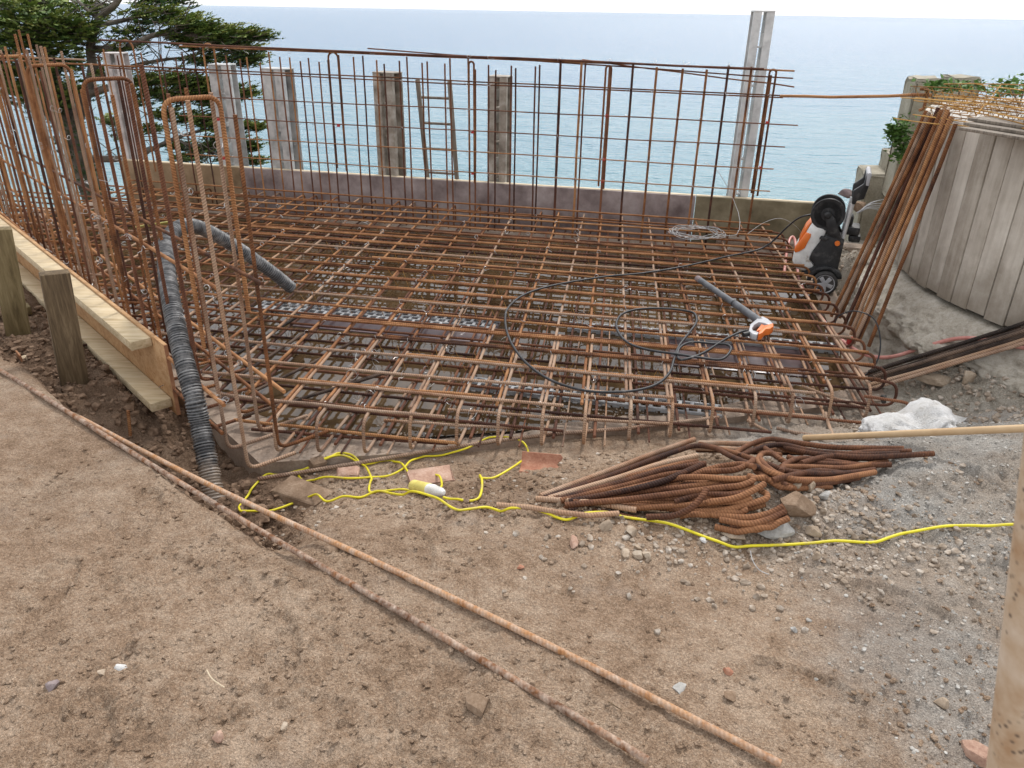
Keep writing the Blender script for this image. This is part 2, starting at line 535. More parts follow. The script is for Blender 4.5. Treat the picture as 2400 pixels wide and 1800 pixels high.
def m_ground():
    N = NT('site_soil')
    sand = N.attr('sand'); dug = N.attr('dug'); bank = N.attr('bank')
    n1 = N.noise(2.2, 5, .6); n2 = N.noise(14, 5, .68); n3 = N.noise(110, 4, .7)
    f = N.math('ADD', N.math('ADD', N.math('MULTIPLY', n1, .45), N.math('MULTIPLY', n2, .40)), N.math('MULTIPLY', n3, .44))
    f = N.math('SUBTRACT', f, .07)
    f = N.math('ADD', N.math('MULTIPLY', N.math('SUBTRACT', f, .53), 1.5), .53)
    dirt = N.ramp(f, [(.32, (.20, .127, .080)), (.53, (.385, .262, .174)), (.74, (.56, .42, .305))])
    pale = N.ramp(N.noise(3.1, 5, .7), [(.56, 0.0), (.74, .75)])
    dirt = N.mix(pale, dirt, (.44, .345, .27))
    s1 = N.noise(200, 3, .75); s2 = N.noise(5, 4, .6)
    sandc = N.ramp(N.math('ADD', N.math('MULTIPLY', s1, .6), N.math('MULTIPLY', s2, .45)), [(.36, (.24, .222, .20)), (.52, (.43, .40, .36)), (.70, (.62, .585, .53))])
    sandt = N.mix(N.ramp(N.noise(2.4, 3, .6), [(.45, 0.0), (.66, .6)]), sandc, (.45, .35, .26))
    sw = N.math('ADD', sand, N.math('MULTIPLY', N.math('SUBTRACT', n2, .5), .9), clamp=True)
    sw = N.math('MULTIPLY', sw, N.math('GREATER_THAN', sand, .03))
    col = N.mix(sw, dirt, sandt)
    soil = N.ramp(f, [(.36, (.11, .068, .044)), (.54, (.215, .138, .09)), (.72, (.32, .22, .15))])
    col = N.mix(dug, col, soil)
    bk = N.ramp(f, [(.36, (.23, .19, .145)), (.52, (.42, .365, .29)), (.70, (.56, .50, .42))])
    col = N.mix(bank, col, bk)
    grit = N.ramp(N.vor(170), [(.0, 1.0), (.30, .92), (.6, .62)])
    col = N.mix(.7, col, grit, 'MULTIPLY')
    n4 = N.ramp(N.noise(300, 2, .6), [(.30, .55), (.5, 1.0), (.72, 1.35)])
    col = N.mix(.6, col, n4, 'MULTIPLY')
    h = N.math('ADD', N.math('MULTIPLY', n3, .6), N.math('MULTIPLY', N.noise(320, 2, .6), .5))
    h = N.math('ADD', h, N.math('MULTIPLY', N.noise(48, 3, .6), 1.2))
    return N.done(col, .95, N.bump(h, 1.0, .015), .15)
MAT['soil'] = m_ground()
ground = np_obj('ground', np.stack([GX, GY, GZ], -1).reshape(-1, 3), quads, MAT['soil'], smooth=True,
                attrs={'sand': SAND.ravel() * S(0, .5, near).ravel(), 'dug': DUG.ravel(), 'bank': bankw.ravel()})
tag(ground, kind='structure')

# ---------------------------------------------------------------- sea
def m_sea():
    N = NT('sea_water')
    o = N.sep(N.tc.outputs['Object'])
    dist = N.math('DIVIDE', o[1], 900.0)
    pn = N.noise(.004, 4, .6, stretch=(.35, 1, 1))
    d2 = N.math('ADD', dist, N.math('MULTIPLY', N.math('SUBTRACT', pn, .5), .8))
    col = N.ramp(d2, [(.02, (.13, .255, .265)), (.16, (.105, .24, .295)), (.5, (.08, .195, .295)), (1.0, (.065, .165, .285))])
    # white flecks of foam
    fl = N.ramp(N.noise(.35, 4, .75, stretch=(.4, 1, 1)), [(.70, 0.0), (.76, 1.0)])
    fl = N.math('MULTIPLY', fl, .5)
    col = N.mix(fl, col, (.7, .75, .78))
    w = N.noise(.55, 5, .62, stretch=(.45, 1, 1))
    w2 = N.noise(.07, 3, .55, stretch=(.4, 1, 1))
    h = N.math('ADD', N.math('MULTIPLY', w, .7), N.math('MULTIPLY', w2, 2.2))
    w3 = N.noise(.2, 4, .6, stretch=(.5, 1, 1))
    h = N.math('ADD', h, N.math('MULTIPLY', w3, 1.6))
    return N.done(col, .22, N.bump(h, 1.0, 1.8), .33)
sz = -32.0
ys = [6, 40, 120, 400, 1500, 6000, 30000, 120000]
sv, sf = [], []
for y in ys:
    hw = 200 + y * 1.6
    sv += [(-hw, y, sz), (hw, y, sz)]
for i in range(len(ys) - 1): sf.append((2 * i, 2 * i + 1, 2 * i + 3, 2 * i + 2))
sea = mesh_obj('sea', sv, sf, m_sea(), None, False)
tag(sea, kind='structure')

# ---------------------------------------------------------------- blinding slab and standing water
slab_poly = [(-1.13, 2.95), (-.55, 3.055), (-.25, 3.105), (.24, 3.245), (1.09, 3.455), (2.02, 3.70), (2.62, 6.52), (-4.35, 8.05), (-5.0, 7.25)]
def inside(x, y, poly):
    c = np.zeros(np.shape(x), bool); n = len(poly)
    for i in range(n):
        x1, y1 = poly[i]; x2, y2 = poly[(i + 1) % n]
        cond = ((y1 > y) != (y2 > y)) & (x < (x2 - x1) * (y - y1) / (y2 - y1 + 1e-12) + x1)
        c ^= cond
    return c
def poly_dist(x, y, poly):
    d = np.full(np.shape(x), 9.0); n = len(poly)
    for i in range(n):
        x1, y1 = poly[i]; x2, y2 = poly[(i + 1) % n]
        t = np.clip(((x - x1) * (x2 - x1) + (y - y1) * (y2 - y1)) / ((x2 - x1) ** 2 + (y2 - y1) ** 2), 0, 1)
        d = np.minimum(d, np.hypot(x - x1 - t * (x2 - x1), y - y1 - t * (y2 - y1)))
    return d
def blind_z(x, y):
    d = poly_dist(x, y, slab_poly)
    # dished towards the middle so that rain water stands there
    return -.300 - .042 * S(.10, .26, d + .30 * fbm(x, y, 1.6, 4, 71)) + .010 * fbm(x, y, 4, 4, 72) + .004 * fbm(x, y, 18, 3, 73)
# rings from the rim inwards
def rim(poly, k):
    P = []; n = len(poly)
    for i in range(n):
        a = np.array(poly[i]); b = np.array(poly[(i + 1) % n]); m = max(2, int(np.linalg.norm(b - a) / .05))
        for j in range(m): P.append(a + (b - a) * j / m)
    return np.array(P)
RP = rim(slab_poly, 0); cen = np.array([-1.0, 5.4])
rings = []; NR = 60
for i in range(NR):
    t = (i / (NR - 1)) ** 1.35
    rings.append(RP + (cen - RP) * t * .995)
RV = np.concatenate(rings); RZ = blind_z(RV[:, 0], RV[:, 1])
m = len(RP)
top_v = np.column_stack([RV, RZ])
edge = np.column_stack([RP + .012 * np.stack([fbm(RP[:, 0], RP[:, 1], 9, 3, 74), fbm(RP[:, 0], RP[:, 1], 9, 3, 75)], 1), np.full(m, -.58)])
BV = np.concatenate([top_v, edge])
BF = []
for i in range(NR - 1):
    for k in range(m):
        k2 = (k + 1) % m
        BF.append((i * m + k, i * m + k2, (i + 1) * m + k2, (i + 1) * m + k))
eb = NR * m
for k in range(m):
    k2 = (k + 1) % m
    BF.append((eb + k, eb + k2, k2, k))
def m_conc(name, stops, scale=4, wet=False):
    N = NT(name)
    a = N.noise(scale, 6, .65); b = N.noise(60, 4, .7); c = N.noise(240, 2, .6)
    f = N.math('ADD', N.math('MULTIPLY', a, .65), N.math('MULTIPLY', b, .40))
    col = N.ramp(f, stops)
    col = N.mix(.4, col, N.ramp(c, [(.3, .7), (.6, 1.0)]), 'MULTIPLY')
    return N.done(col, .85, N.bump(N.math('ADD', b, N.math('MULTIPLY', c, .5)), .6, .005), .25)
MAT['blinding'] = m_conc('muddy_concrete', [(.36, (.19, .14, .105)), (.52, (.31, .235, .18)), (.72, (.44, .36, .29))])
slab = np_obj('blinding_slab', BV, np.array(BF), MAT['blinding'], smooth=True)
slab.data.set_sharp_from_angle(angle=R(50))
tag(slab, kind='structure')

def m_puddle():
    N = NT('muddy_water')
    col = N.ramp(N.noise(1.1, 3, .5), [(.35, (.05, .031, .016)), (.65, (.11, .07, .035))])
    N.b.inputs['IOR'].default_value = 1.42
    return N.done(col, .025, N.bump(N.noise(14, 2, .5), .05, .01), .5)
wp = [(-1.05, 3.12), (.2, 3.34), (1.9, 3.78), (2.45, 6.45), (-4.1, 7.85), (-4.7, 7.2)]
puddle = mesh_obj('standing_water', [(x, y, -.3135) for x, y in wp], [tuple(range(len(wp)))], m_puddle(), None, False)
tag(puddle, kind='structure')

DW = Vector((math.cos(R(131.9)), math.sin(R(131.9)), 0))     # along the left wall
NW = Vector((.7443, .6678, 0))                               # inwards from the left wall
AL = R(-10.3)
DL = Vector((math.cos(AL), math.sin(AL), 0)); NL = Vector((-math.sin(AL), math.cos(AL), 0))
AT_ = R(82.9)
DT = Vector((math.cos(AT_), math.sin(AT_), 0))
AF = R(-12.4)
DF = Vector((math.cos(AF), math.sin(AF), 0)); NF = Vector((-math.sin(AF), math.cos(AF), 0))
FP = Vector((2.03, 6.40, 0)); WP = Vector((-1.11, 2.93, 0))

# film-faced plywood offcuts lying under the steel
MAT['film_ply'] = m_noise('film_faced_ply', [(.35, (.055, .032, .035)), (.55, (.105, .065, .068)), (.75, (.20, .145, .14))], 3, rough=.28, bump=.25, bscale=30, bdist=.002, spec=.5)
for i, (x, y, w, h, rz, lab) in enumerate([
        (-.75, 4.72, 1.3, .42, AL, 'wet dark plywood sheet lying in the water below the middle of the steel mat'),
        (1.35, 4.25, .8, .4, AL, 'wet dark plywood sheet lying below the spray lance at the right')]):
    tag(box('plywood_sheet', (x, y, -.3155), (w, h, .018), MAT['film_ply'], None, rz, bev=.002), lab, 'plywood', 'plywood sheets under the mat')

# slotted plastic spacer strips
MAT['plastic_grey'] = m_noise('grey_plastic', [(.3, (.26, .265, .27)), (.7, (.46, .465, .47))], 9, rough=.45, bump=.1)
def slotted(length, rows=3, w=.11, t=.012, pitch=.062):
    v, f = [], []
    def rect(x0, x1, y0, y1):
        q, g = box_geo(((x0 + x1) / 2, (y0 + y1) / 2, 0), (x1 - x0, y1 - y0, t)); o = len(v)
        v.extend(q); f.extend([tuple(i + o for i in k) for k in g])
    n = int(length / pitch); rw = w / rows
    for r_ in range(rows + 1): rect(0, n * pitch, r_ * rw - .005, r_ * rw + .005)
    for r_ in range(rows):
        off = (r_ % 2) * pitch * .5
        for k in range(n):
            rect(k * pitch + off * .8, k * pitch + off * .8 + .018, r_ * rw + .0055, (r_ + 1) * rw - .0055)
    for yy in (-.006, w + .006):
        for k in range(n):
            q, g = box_geo((k * pitch + .018, yy, -.022), (.036, .006, .05)); o = len(v)
            v.extend(q); f.extend([tuple(i + o for i in kk) for kk in g])
        q, g = box_geo((n * pitch / 2, yy, -.002), (n * pitch, .0055, .014)); o = len(v)
        v.extend(q); f.extend([tuple(i + o for i in kk) for kk in g])
    return v, f
SPL = [((595, 722), 1.7, 3), ((1010, 765), 1.0, 2), ((1090, 905), 1.4, 2), ((640, 850), .9, 2), ((1190, 680), 1.7, 3), ((1330, 770), 1.7, 2), ((1560, 720), .75, 2), ((1230, 605), 1.5, 3), ((640, 605), 1.5, 2), ((1250, 540), 1.2, 2), ((980, 560), 1.2, 2)]
SPOS = [(-1.762,4.912,-0.296),(-0.531,4.633,-0.296),(-0.256,3.765,-0.296),(-1.378,4.028,-0.296),(-0.043,5.376,-0.296),(0.353,4.638,-0.296),(1.062,5.071,-0.296),(0.088,6.195,-0.296),(-1.964,6.071,-0.296),(0.174,7.095,-0.296),(-0.859,6.729,-0.296)]
SPLAB = ['grey slotted plastic strip under the mat nearest the ribbed hose end', 'short grey slotted strip under the mat at the middle of the picture',
         'grey slotted strip in the water near the front edge of the mat', 'short grey slotted strip by the front left corner of the mat',
         'grey slotted strip under the black hose loop', 'grey slotted strip running below the spray gun', 'short grey slotted strip under the lance tube',
         'grey slotted strip behind the black hose at the middle right', 'grey slotted strip far left of the mat behind the hose end',
         'grey slotted strip near the rear edge below the ladder side', 'grey slotted strip near the rear edge left of the ladder']
for (pp, ln, rows), p, lab in [q for i, q in enumerate(zip(SPL, SPOS, SPLAB)) if i in (0, 2, 5)]:
    v, f = slotted(ln, rows, .055 * rows)
    M = Matrix.Translation(Vector(p)) @ Matrix.Rotation(AL + random.uniform(-.05, .03), 4, 'Z')
    o = mesh_obj('spacer_strip', [M @ q for q in v], f, MAT['plastic_grey'], None, False)
    tag(o, lab, 'spacer', 'slotted spacer strips')

# ---------------------------------------------------------------- the reinforcement mat
mat_root = empty('rebar_mat', (0, 4.6, -.28), 'wide rusty two-layer steel reinforcement mat covering the wet slab', 'rebar mat')
RB = .0080
def jit(a): return random.uniform(-a, a)
def xsect(p, d, q, e):
    """s where p+d*s meets line q+e*t (2d)"""
    den = d.x * e.y - d.y * e.x
    return ((q.x - p.x) * e.y - (q.y - p.y) * e.x) / den
def wob(a, b, n=5, j=.004, sag=.004):
    a, b = Vector(a), Vector(b); out = []
    for i in range(n + 1):
        t = i / n; p = a.lerp(b, t)
        if 0 < i < n: p = p + Vector((jit(j), jit(j), jit(j * .6) - sag * math.sin(math.pi * t)))
        out.append(p)
    return out
ZT, ZB = -.10, -.262
right0 = Vector((1.86, 3.42, 0)); rightd = Vector((math.cos(R(83.5)), math.sin(R(83.5)), 0))
short_end = {0: -.30, 1: .24, 2: .77, 3: 1.47}
def front_y(x): return float(np.interp(x, [-1.3, -.67, -.3, .25, .8, 1.24, 1.63, 1.9], [3.01, 3.01, 3.09, 3.11, 3.22, 3.35, 3.42, 3.48]))
mats_mix = ['rust', 'rust', 'rust', 'rust_dusty']
for k in range(20):
    off = 2.955 + .2 * k + jit(.012)
    base = NL * off
    ang = jit(.008)
    d = Matrix.Rotation(ang - .0022 * k + .012, 3, 'Z') @ DL
    sl = xsect(base, d, WP + NW * .02, DW)
    sr = xsect(base, d, right0, rightd) + jit(.03)
    if k in short_end: sr = (short_end[k] - base.x) / d.x
    if k > 17: sl = (-4.1 - base.x) / d.x
    a = base + d * (sl + jit(.05)); b = base + d * sr
    a.z = ZT + .009 + jit(.004); b.z = ZT + .009 + jit(.004)
    mt = MAT['rust_dusty'] if (k < 4 and random.random() < .8) or random.random() < .18 else MAT['rust']
    tube('rebar', wob(a, b, 7), RB, mt, mat_root)
    if random.random() < .35:        # lapped second bar
        c = a.lerp(b, random.uniform(.2, .5)); e = b + d * random.uniform(-.5, -.1)
        sh = NL * .019
        tube('rebar', wob(c + sh, e + sh, 5), RB, MAT['rust'], mat_root)
    # bottom layer with turned-up end at the right
    off2 = off + .05
    base = NL * off2
    sl = xsect(base, d, WP + NW * .05, DW); sr = xsect(base, d, right0, rightd)
    if k > 17: sl = (-4.1 - base.x) / d.x
    a = base + d * sl; b = base + d * (sr + .02)
    if k == 0: b = base + d * ((-.25 - base.x) / d.x)
    elif k == 1: b = base + d * ((.25 - base.x) / d.x)
    elif k == 2: b = base + d * ((1.25 - base.x) / d.x)
    a.z = b.z = ZB + .009
    pts = wob(a, b, 6)
    if k >= 3:
        up_ = b + d * .0; up_.z = ZT - .03
        bb = b + d * .07; bb.z = ZB + .06
        pts = pts[:-1] + [b - d * .06] + fillet([b - d * .05, b + d * .075, b + d * .07 + Vector((0, 0, .13)), b - d * .16 + Vector((0, 0, .145))], .06, 4)
    tube('rebar', pts, RB, MAT['rust_deep'] if random.random() < .75 else MAT['rust'], mat_root)
# transverse bars
backp = FP + NF * .30
for j in range(-17, 15):
    x3 = -1.09 + .2 * j + jit(.008)
    ang = jit(.010)
    d = Matrix.Rotation(ang, 3, 'Z') @ DT
    base = Vector((x3, 3.0, 0))
    sb = xsect(base, d, backp, DF) + jit(.02)
    sw = xsect(base, d, WP + NW * .03, DW)
    sf_ = (front_y(x3) - 3.0) / d.y
    front = sw < sf_
    s0 = sf_ if front else sw
    if sb - s0 < .3: continue
    e = base + d * sb; e.z = ZT - .009
    # top bar: rear end turns down behind the upstands
    a = base + d * (s0 + .10); a.z = ZT - .009 + jit(.003)
    pts = wob(a, e, 7)
    pts = pts[:-1] + fillet([e - d * .1, e, e + Vector((0, 0, -.15))], .045, 4)
    tube('rebar', pts, RB, MAT['rust_dusty'] if random.random() < .3 else MAT['rust'], mat_root)
    # bottom bar
    side = Vector((.07, 0, 0))
    a = base + d * (s0 + .07) + side; a.z = ZB - .009
    b = base + d * (sb - .05) + side; b.z = ZB - .009
    tube('rebar', wob(a, b, 4, .004, 0), RB, MAT['rust_deep'], mat_root)
    if front:
        # closing U bar at the front edge
        sh = Vector((.021, 0, 0))
        o_ = base + d * s0 + sh
        L1 = random.uniform(.75, 1.15)
        p = [o_ + d * L1 + Vector((0, 0, ZT - .009)), o_ + Vector((0, 0, ZT - .011)), o_ - d * .015 + Vector((0, 0, ZB - .016)),
             o_ + d * .75 + Vector((.03, 0, ZB - .013))]
        tube('rebar', fillet(p, .055, 6), RB, MAT['rust_dusty'], mat_root)
        # thin distribution bar between
        q = base + d * (s0 + .0) + Vector((.12, 0, 0)); q.z = ZB - .016
        q2 = q + d * random.uniform(1.8, 2.6); q2.z = ZB - .014
        tube('rebar', wob(q, q2, 4, .003, 0), .0048, MAT['rust_dusty'] if random.random() < .5 else MAT['rust_deep'], mat_root, n=6)
# front edge bars, loose laps
for pa, pb, mm in [((587, 1003), (1050, 1037), 'rust_deep'), ((1000, 988), (1225, 1005), 'rust_dusty'), ((1050, 960), (1575, 1000), 'rust_dusty'), ((1500, 955), (2030, 955), 'rust_deep')]:
    pass
FB = [((-1.243,3.212,-0.275), (-0.294,3.108,-0.275), 'rust_deep'), ((-0.623,3.301,-0.262), (0.045,3.248,-0.262), 'rust_dusty'), ((-0.319,3.411,-0.255), (0.775,3.304,-0.255), 'rust_dusty'),
      ((0.269,3.605,-0.25), (1.555,3.389,-0.25), 'rust_dusty'), ((0.686,3.708,-0.25), (1.804,3.504,-0.25), 'rust_deep')]
for a, b, mm in FB: tube('rebar', wob(a, b, 5), RB, MAT[mm], mat_root)
# dark bars crossing diagonally at the front left corner
for a, b in [((-1.301,3.279,-0.24), (-0.683,3.707,-0.2)), ((-1.317,3.538,-0.23), (-0.925,4.137,-0.2)), ((-1.437,3.649,-0.2), (-1.208,4.19,-0.16)), ((-1.09,3.426,-0.23), (-0.612,3.77,-0.19)), ((-1.553,3.894,-0.2), (-1.319,4.43,-0.16))]:
    tube('rebar', wob(a, b, 3), RB * 1.1, MAT['rust_black'], mat_root)
# thin zigzag wire spacers standing between the layers
zz = []
for x0, y0, n_ in [(-.75, 3.95, 30), (-.6, 4.75, 34), (-.9, 5.3, 40), (.5, 4.55, 26), (-2.3, 5.0, 28), (.2, 5.6, 30), (-1.5, 6.0, 40)]:
    p0 = Vector((x0, y0, 0))
    tops = []
    pts = []
    for k in range(n_):
        p = p0 + DL * (.055 * k)
        pts.append(p + NL * (.03 if k % 4 == 1 else -.03 if k % 4 == 3 else 0) + Vector((0, 0, ZB if k % 2 else ZT - .03)))
    tube('wire_spacer', pts, .0021, MAT['rust_thin'], mat_root, n=4)
# tie wires
geos = []
def tie(p, r_=.014, wr=.0011):
    a = random.uniform(0, 6.28); tilt = random.uniform(-.5, .5)
    M = Matrix.Rotation(a, 3, 'Z') @ Matrix.Rotation(math.pi / 2 + tilt, 3, 'X')
    pts = [Vector(p) + M @ Vector((r_ * math.cos(t), r_ * math.sin(t), .004 * t)) for t in np.linspace(0, 5.6, 8)]
    e = pts[-1] + M @ Vector((random.uniform(.008, .03), random.uniform(-.01, .02), random.uniform(-.01, .015)))
    v, f, _ = tube_geo(pts + [e], wr, 4, False)
    return v, f
for k in range(20):
    for j in range(-16, 15):
        pr = .55 if k < 6 else .3
        if random.random() > pr: continue
        base = NL * (2.955 + .2 * k); b2 = Vector((-1.09 + .2 * j, 3.0, 0))
        s_ = xsect(base, DL, b2, DT); p = base + DL * s_
        if p.x > 2.0 or p.y < front_y(p.x) + .05: continue
        if (p - WP).dot(NW) < .05 or (p - FP).dot(NF) > .2: continue
        p.z = ZT + .002
        geos.append(tie(p, .0125, .0016 if k < 8 else .0018))
for k in range(60):   # loose offcuts and twists below
    p = Vector((random.uniform(-.9, 1.6), random.uniform(3.3, 5.2), random.uniform(-.25, -.1)))
    geos.append(tie(p, random.uniform(.015, .03), .0012))
o = joined('tie_wire', geos, MAT['tie'], mat_root); o['kind'] = 'stuff'

# ---------------------------------------------------------------- rear wall mesh
fence = empty('rebar_wall_mesh', tuple(FP + DF * -2 + Vector((0, 0, -.26))), 'tall upright rusty reinforcement mesh along the rear edge in front of the sea', 'rebar mesh')
def fpt(s, z, back=0.0): return FP + DF * s + NF * back + Vector((0, 0, z))
SA = [-5.98,-5.819,-5.59,-5.386,-5.175,-4.731,-4.528,-4.322,-4.124,-3.935,-3.768,-3.532,-3.319,-3.108,-2.911,-2.701,-2.497,-2.325,-2.13,-1.922]
SB = [-5.877,-5.473,-5.274,-5.073,-4.635,-4.433,-4.233,-4.035,-3.863,-3.677,-3.454,-3.257,-3.051,-2.862,-2.66,-2.457,-2.274,-2.094,-1.898,-1.724,-1.522]
SR = [-1.724,-1.553,-1.322,-1.138,-0.949,-0.746,-0.561,-0.399,-0.225]
for s in SA:
    zt = random.choice([1.14, 1.15, 1.17, 1.19])
    tube('vertical_bar', wob(fpt(s, -.26), fpt(s + jit(.01), zt), 4, .003, 0), .0072, MAT['rust'] if random.random() < .6 else MAT['rust_deep'], fence)
for s in SB:
    zt = random.choice([1.10, 1.12, 1.15, 1.18])
    tube('vertical_bar', wob(fpt(s, -.26, .035), fpt(s + jit(.01), zt, .035), 4, .003, 0), .0072, MAT['rust_deep'], fence)
for s in SR:
    tube('vertical_bar', wob(fpt(s, -.26), fpt(s + .004, 1.17 + jit(.03)), 4, .003, 0), .0098, MAT['rust_deep'] if random.random() < .5 else MAT['rust'], fence)
ztop = [1.23, 1.205]
def rail(z0, z1, s0, s1, back, r_=.0052, mt='rust_deep', n_=9):
    tube('horizontal_bar', [fpt(s0 + (s1 - s0) * i / n_, z0 + (z1 - z0) * i / n_ + jit(.004), back + jit(.003)) for i in range(n_ + 1)], r_, MAT[mt], fence)
rail(1.245, 1.17, -6.0, -.13, -.015, .0085, 'rust_deep'); rail(1.215, 1.165, -5.2, .1, .012, .0065, 'rust')
rail(1.20, 1.05, -1.55, .12, .03, .0055); rail(1.235, 1.11, -3.4, .1, .03, .0055)
rail(1.035, .985, -5.6, .14, -.012, .0055, 'rust'); rail(1.005, .965, -6.0, .05, .045, .0055)
for z, e in ((.775, .19), (.60, .12), (.425, .06), (.25, .06)): rail(z + .02, z, -5.3, e, -.012, .0048, 'rust' if z < .5 else 'rust_deep')
rail(1.085, 1.075, -7.6, -6.2, 0, .008, 'rust_dusty'); rail(1.05, 1.02, -7.6, -5.0, .03, .008, 'rust')
for z in (-.02, -.10): rail(z + .01, z, -6.0, .1, -.02, .0075, 'rust')
def hairpin(s, w, z0, z1, back=.02, r_=.0085, mt='rust', lean=0.0):
    pts = [fpt(s - w / 2, z0, back)] + [fpt(s + w / 2 * math.cos(t), z1 - w / 2 + w / 2 * math.sin(t), back) for t in np.linspace(math.pi, 0, 9)] + [fpt(s + w / 2, z0 - .02 + lean, back)]
    tube('hairpin_bar', pts, r_, MAT[mt], fence)
HS = [-5.753,-4.916,-3.72,-2.479,-1.329,-0.056]
for s, w, z0, z1 in zip(HS, (.14, .11, .09, .045, .045, .05), (.1, .2, .22, .18, .2, .22), (1.25, 1.24, 1.20, 1.16, 1.16, 1.17)):
    hairpin(s, w, z0, z1)
tube('vertical_bar', [fpt(HS[-1] - .012, -.26), fpt(HS[-1] - .012, 1.13)], .0095, MAT['rust'], fence)
# long tie bar reaching over to the round wall
a = fpt(.02, .985, -.03)
tie_bar = tube('tie_bar', wob(a, (2.823,5.794,1.06), 5, .004, .01), .0105, MAT['rust'])
tag(tie_bar, 'long straight rusty bar bridging from the rear mesh to the round wall', 'rebar')
ft = []
for s in SA + SR + HS:
    for z in (.25, .43, .6, .785, .985, 1.2):
        if random.random() < .55: ft.append(tie(fpt(s, z, -.01), .013, .0016))
o = joined('tie_wire', ft, MAT['tie'], fence); o['kind'] = 'stuff'
rt_ = []
for s in HS:
    for z in (.25, .43, .6, .78):
        if random.random() < .6: rt_.append(box_geo(fpt(s + .012, z, -.004), (.022, .022, .022), Matrix.Rotation(AF, 3, 'Z'), 0))
for g in rt_: joined('red_tape_mark', [g], MAT['red_tape'], fence, False)

# ---------------------------------------------------------------- left wall bars
lwall = empty('rebar_wall_starters', tuple(WP + DW * 2.4 + Vector((0, 0, -.27))), 'double row of thick rusty upright bars with looped tops along the left side', 'rebar wall')
def wpt(t, z, w=0.0): return WP + DW * t + NW * w + Vector((0, 0, z))
ROW0, ROW1 = -.088, .092
t = -.06; i = 0
while t < 6.0:
    for row, w in enumerate((ROW0, ROW1)):
        tt = t + (.07 if row else 0) + jit(.02)
        zt = 1.22 + jit(.05) if random.random() < .8 else 1.34 + jit(.03)
        if tt > 2.2: zt += .06
        mt = random.choice(['rust', 'rust_dusty', 'rust_dusty', 'rust_deep', 'rust'])
        lean = jit(.012)
        top = wpt(tt + lean, zt, w + jit(.008)); bot_ = wpt(tt, -.255, w)
        tip = bot_ + NW * .25 if row else bot_ + NW * .22
        pts = fillet([top, wpt(tt + lean * .3, .4, w + jit(.006)), bot_, tip], .05, 4)
        tube('vertical_bar', pts, .0086 if t < 1.5 else .0070, MAT[mt], lwall)
    t += .18 if i > 6 else .225; i += 1
for tt in (.16, 1.18, 2.25, 3.2, 4.2, 5.1):
    pts = fillet([wpt(tt, .25, -.112), wpt(tt, 1.235, -.112), wpt(tt + .02, 1.235, .112), wpt(tt + .03, .35, .112)], .055, 7)
    tube('hairpin_bar', pts, .0092, MAT['rust'], lwall)
for w, z, t0, t1, r_ in ((-.07, .545, .02, 6, .0082), (.075, .56, -.08, 6, .0082), (-.118, .03, .02, 6, .009), (.122, .05, -.05, 6, .009), (.13, -.08, .1, 6, .009), (-.118, -.14, .1, 6, .009)):
    tube('horizontal_bar', [wpt(t0 + (t1 - t0) * k / 8, z + jit(.006) - .01 * k * (z > .4), w) for k in range(9)], r_, MAT['rust'], lwall)
wt = []
for k in range(110):
    tt = random.uniform(0, 4.5)
    wt.append(tie(wpt(tt, random.choice([.03, .545, .55, .05, 1.05, .8, .3]), random.choice([-.105, .105])), .0125, .0014))
o = joined('tie_wire', wt, MAT['tie'], lwall); o['kind'] = 'stuff'

# ---------------------------------------------------------------- rear formwork
MAT['ply_edge'] = m_noise('pale_ply_edge', [(.3, (.50, .40, .27)), (.7, (.70, .60, .44))], 8, bump=.2, stretch=(1, 1, 4))
MAT['film_purple'] = m_noise('purple_film_ply', [(.32, (.13, .095, .088)), (.50, (.265, .212, .20)), (.70, (.42, .36, .34))], 3.5, 6, rough=.5, bump=.3, bscale=25, bdist=.002)
MAT['board_olive'] = m_noise('olive_board', [(.32, (.10, .08, .045)), (.52, (.19, .155, .095)), (.72, (.30, .255, .17))], 4, 6, rough=.7, bump=.3, bscale=30, bdist=.002)
MAT['board_brown'] = m_noise('brown_board', [(.32, (.16, .105, .055)), (.55, (.28, .19, .11)), (.75, (.38, .28, .18))], 4, 6, rough=.7, bump=.3)
form = empty('rear_formwork', tuple(FP + NF * .40 + DF * -2 + Vector((0, 0, -.3))), 'long low plywood formwork board behind the mat with a pale top edge', 'formwork')
ss = [-6.35, -5.0, -2.75, -.52, .62]
for k in range(4):
    c = FP + DF * ((ss[k] + ss[k + 1]) / 2) + NF * .40 + Vector((0, 0, -.21))
    box('panel', c, (ss[k + 1] - ss[k] - .004, .02, .60), [MAT['board_brown'], MAT['film_purple'], MAT['film_purple'], MAT['board_olive']][k], form, AF, bev=.002)
    c2 = c + NF * .035 + Vector((0, 0, .282))
    box('top_batten', c2, (ss[k + 1] - ss[k] - .006, .045, .047), MAT['ply_edge'], form, AF, bev=.003)
c = FP + DF * .35 + NF * .30 + Vector((0, 0, -.27))
tag(box('concrete_ledge', c, (1.3, .16, .09), MAT['blinding'], None, AF, bev=.01), 'low concrete ledge at the foot of the rear board beside the pressure washer', 'ledge')

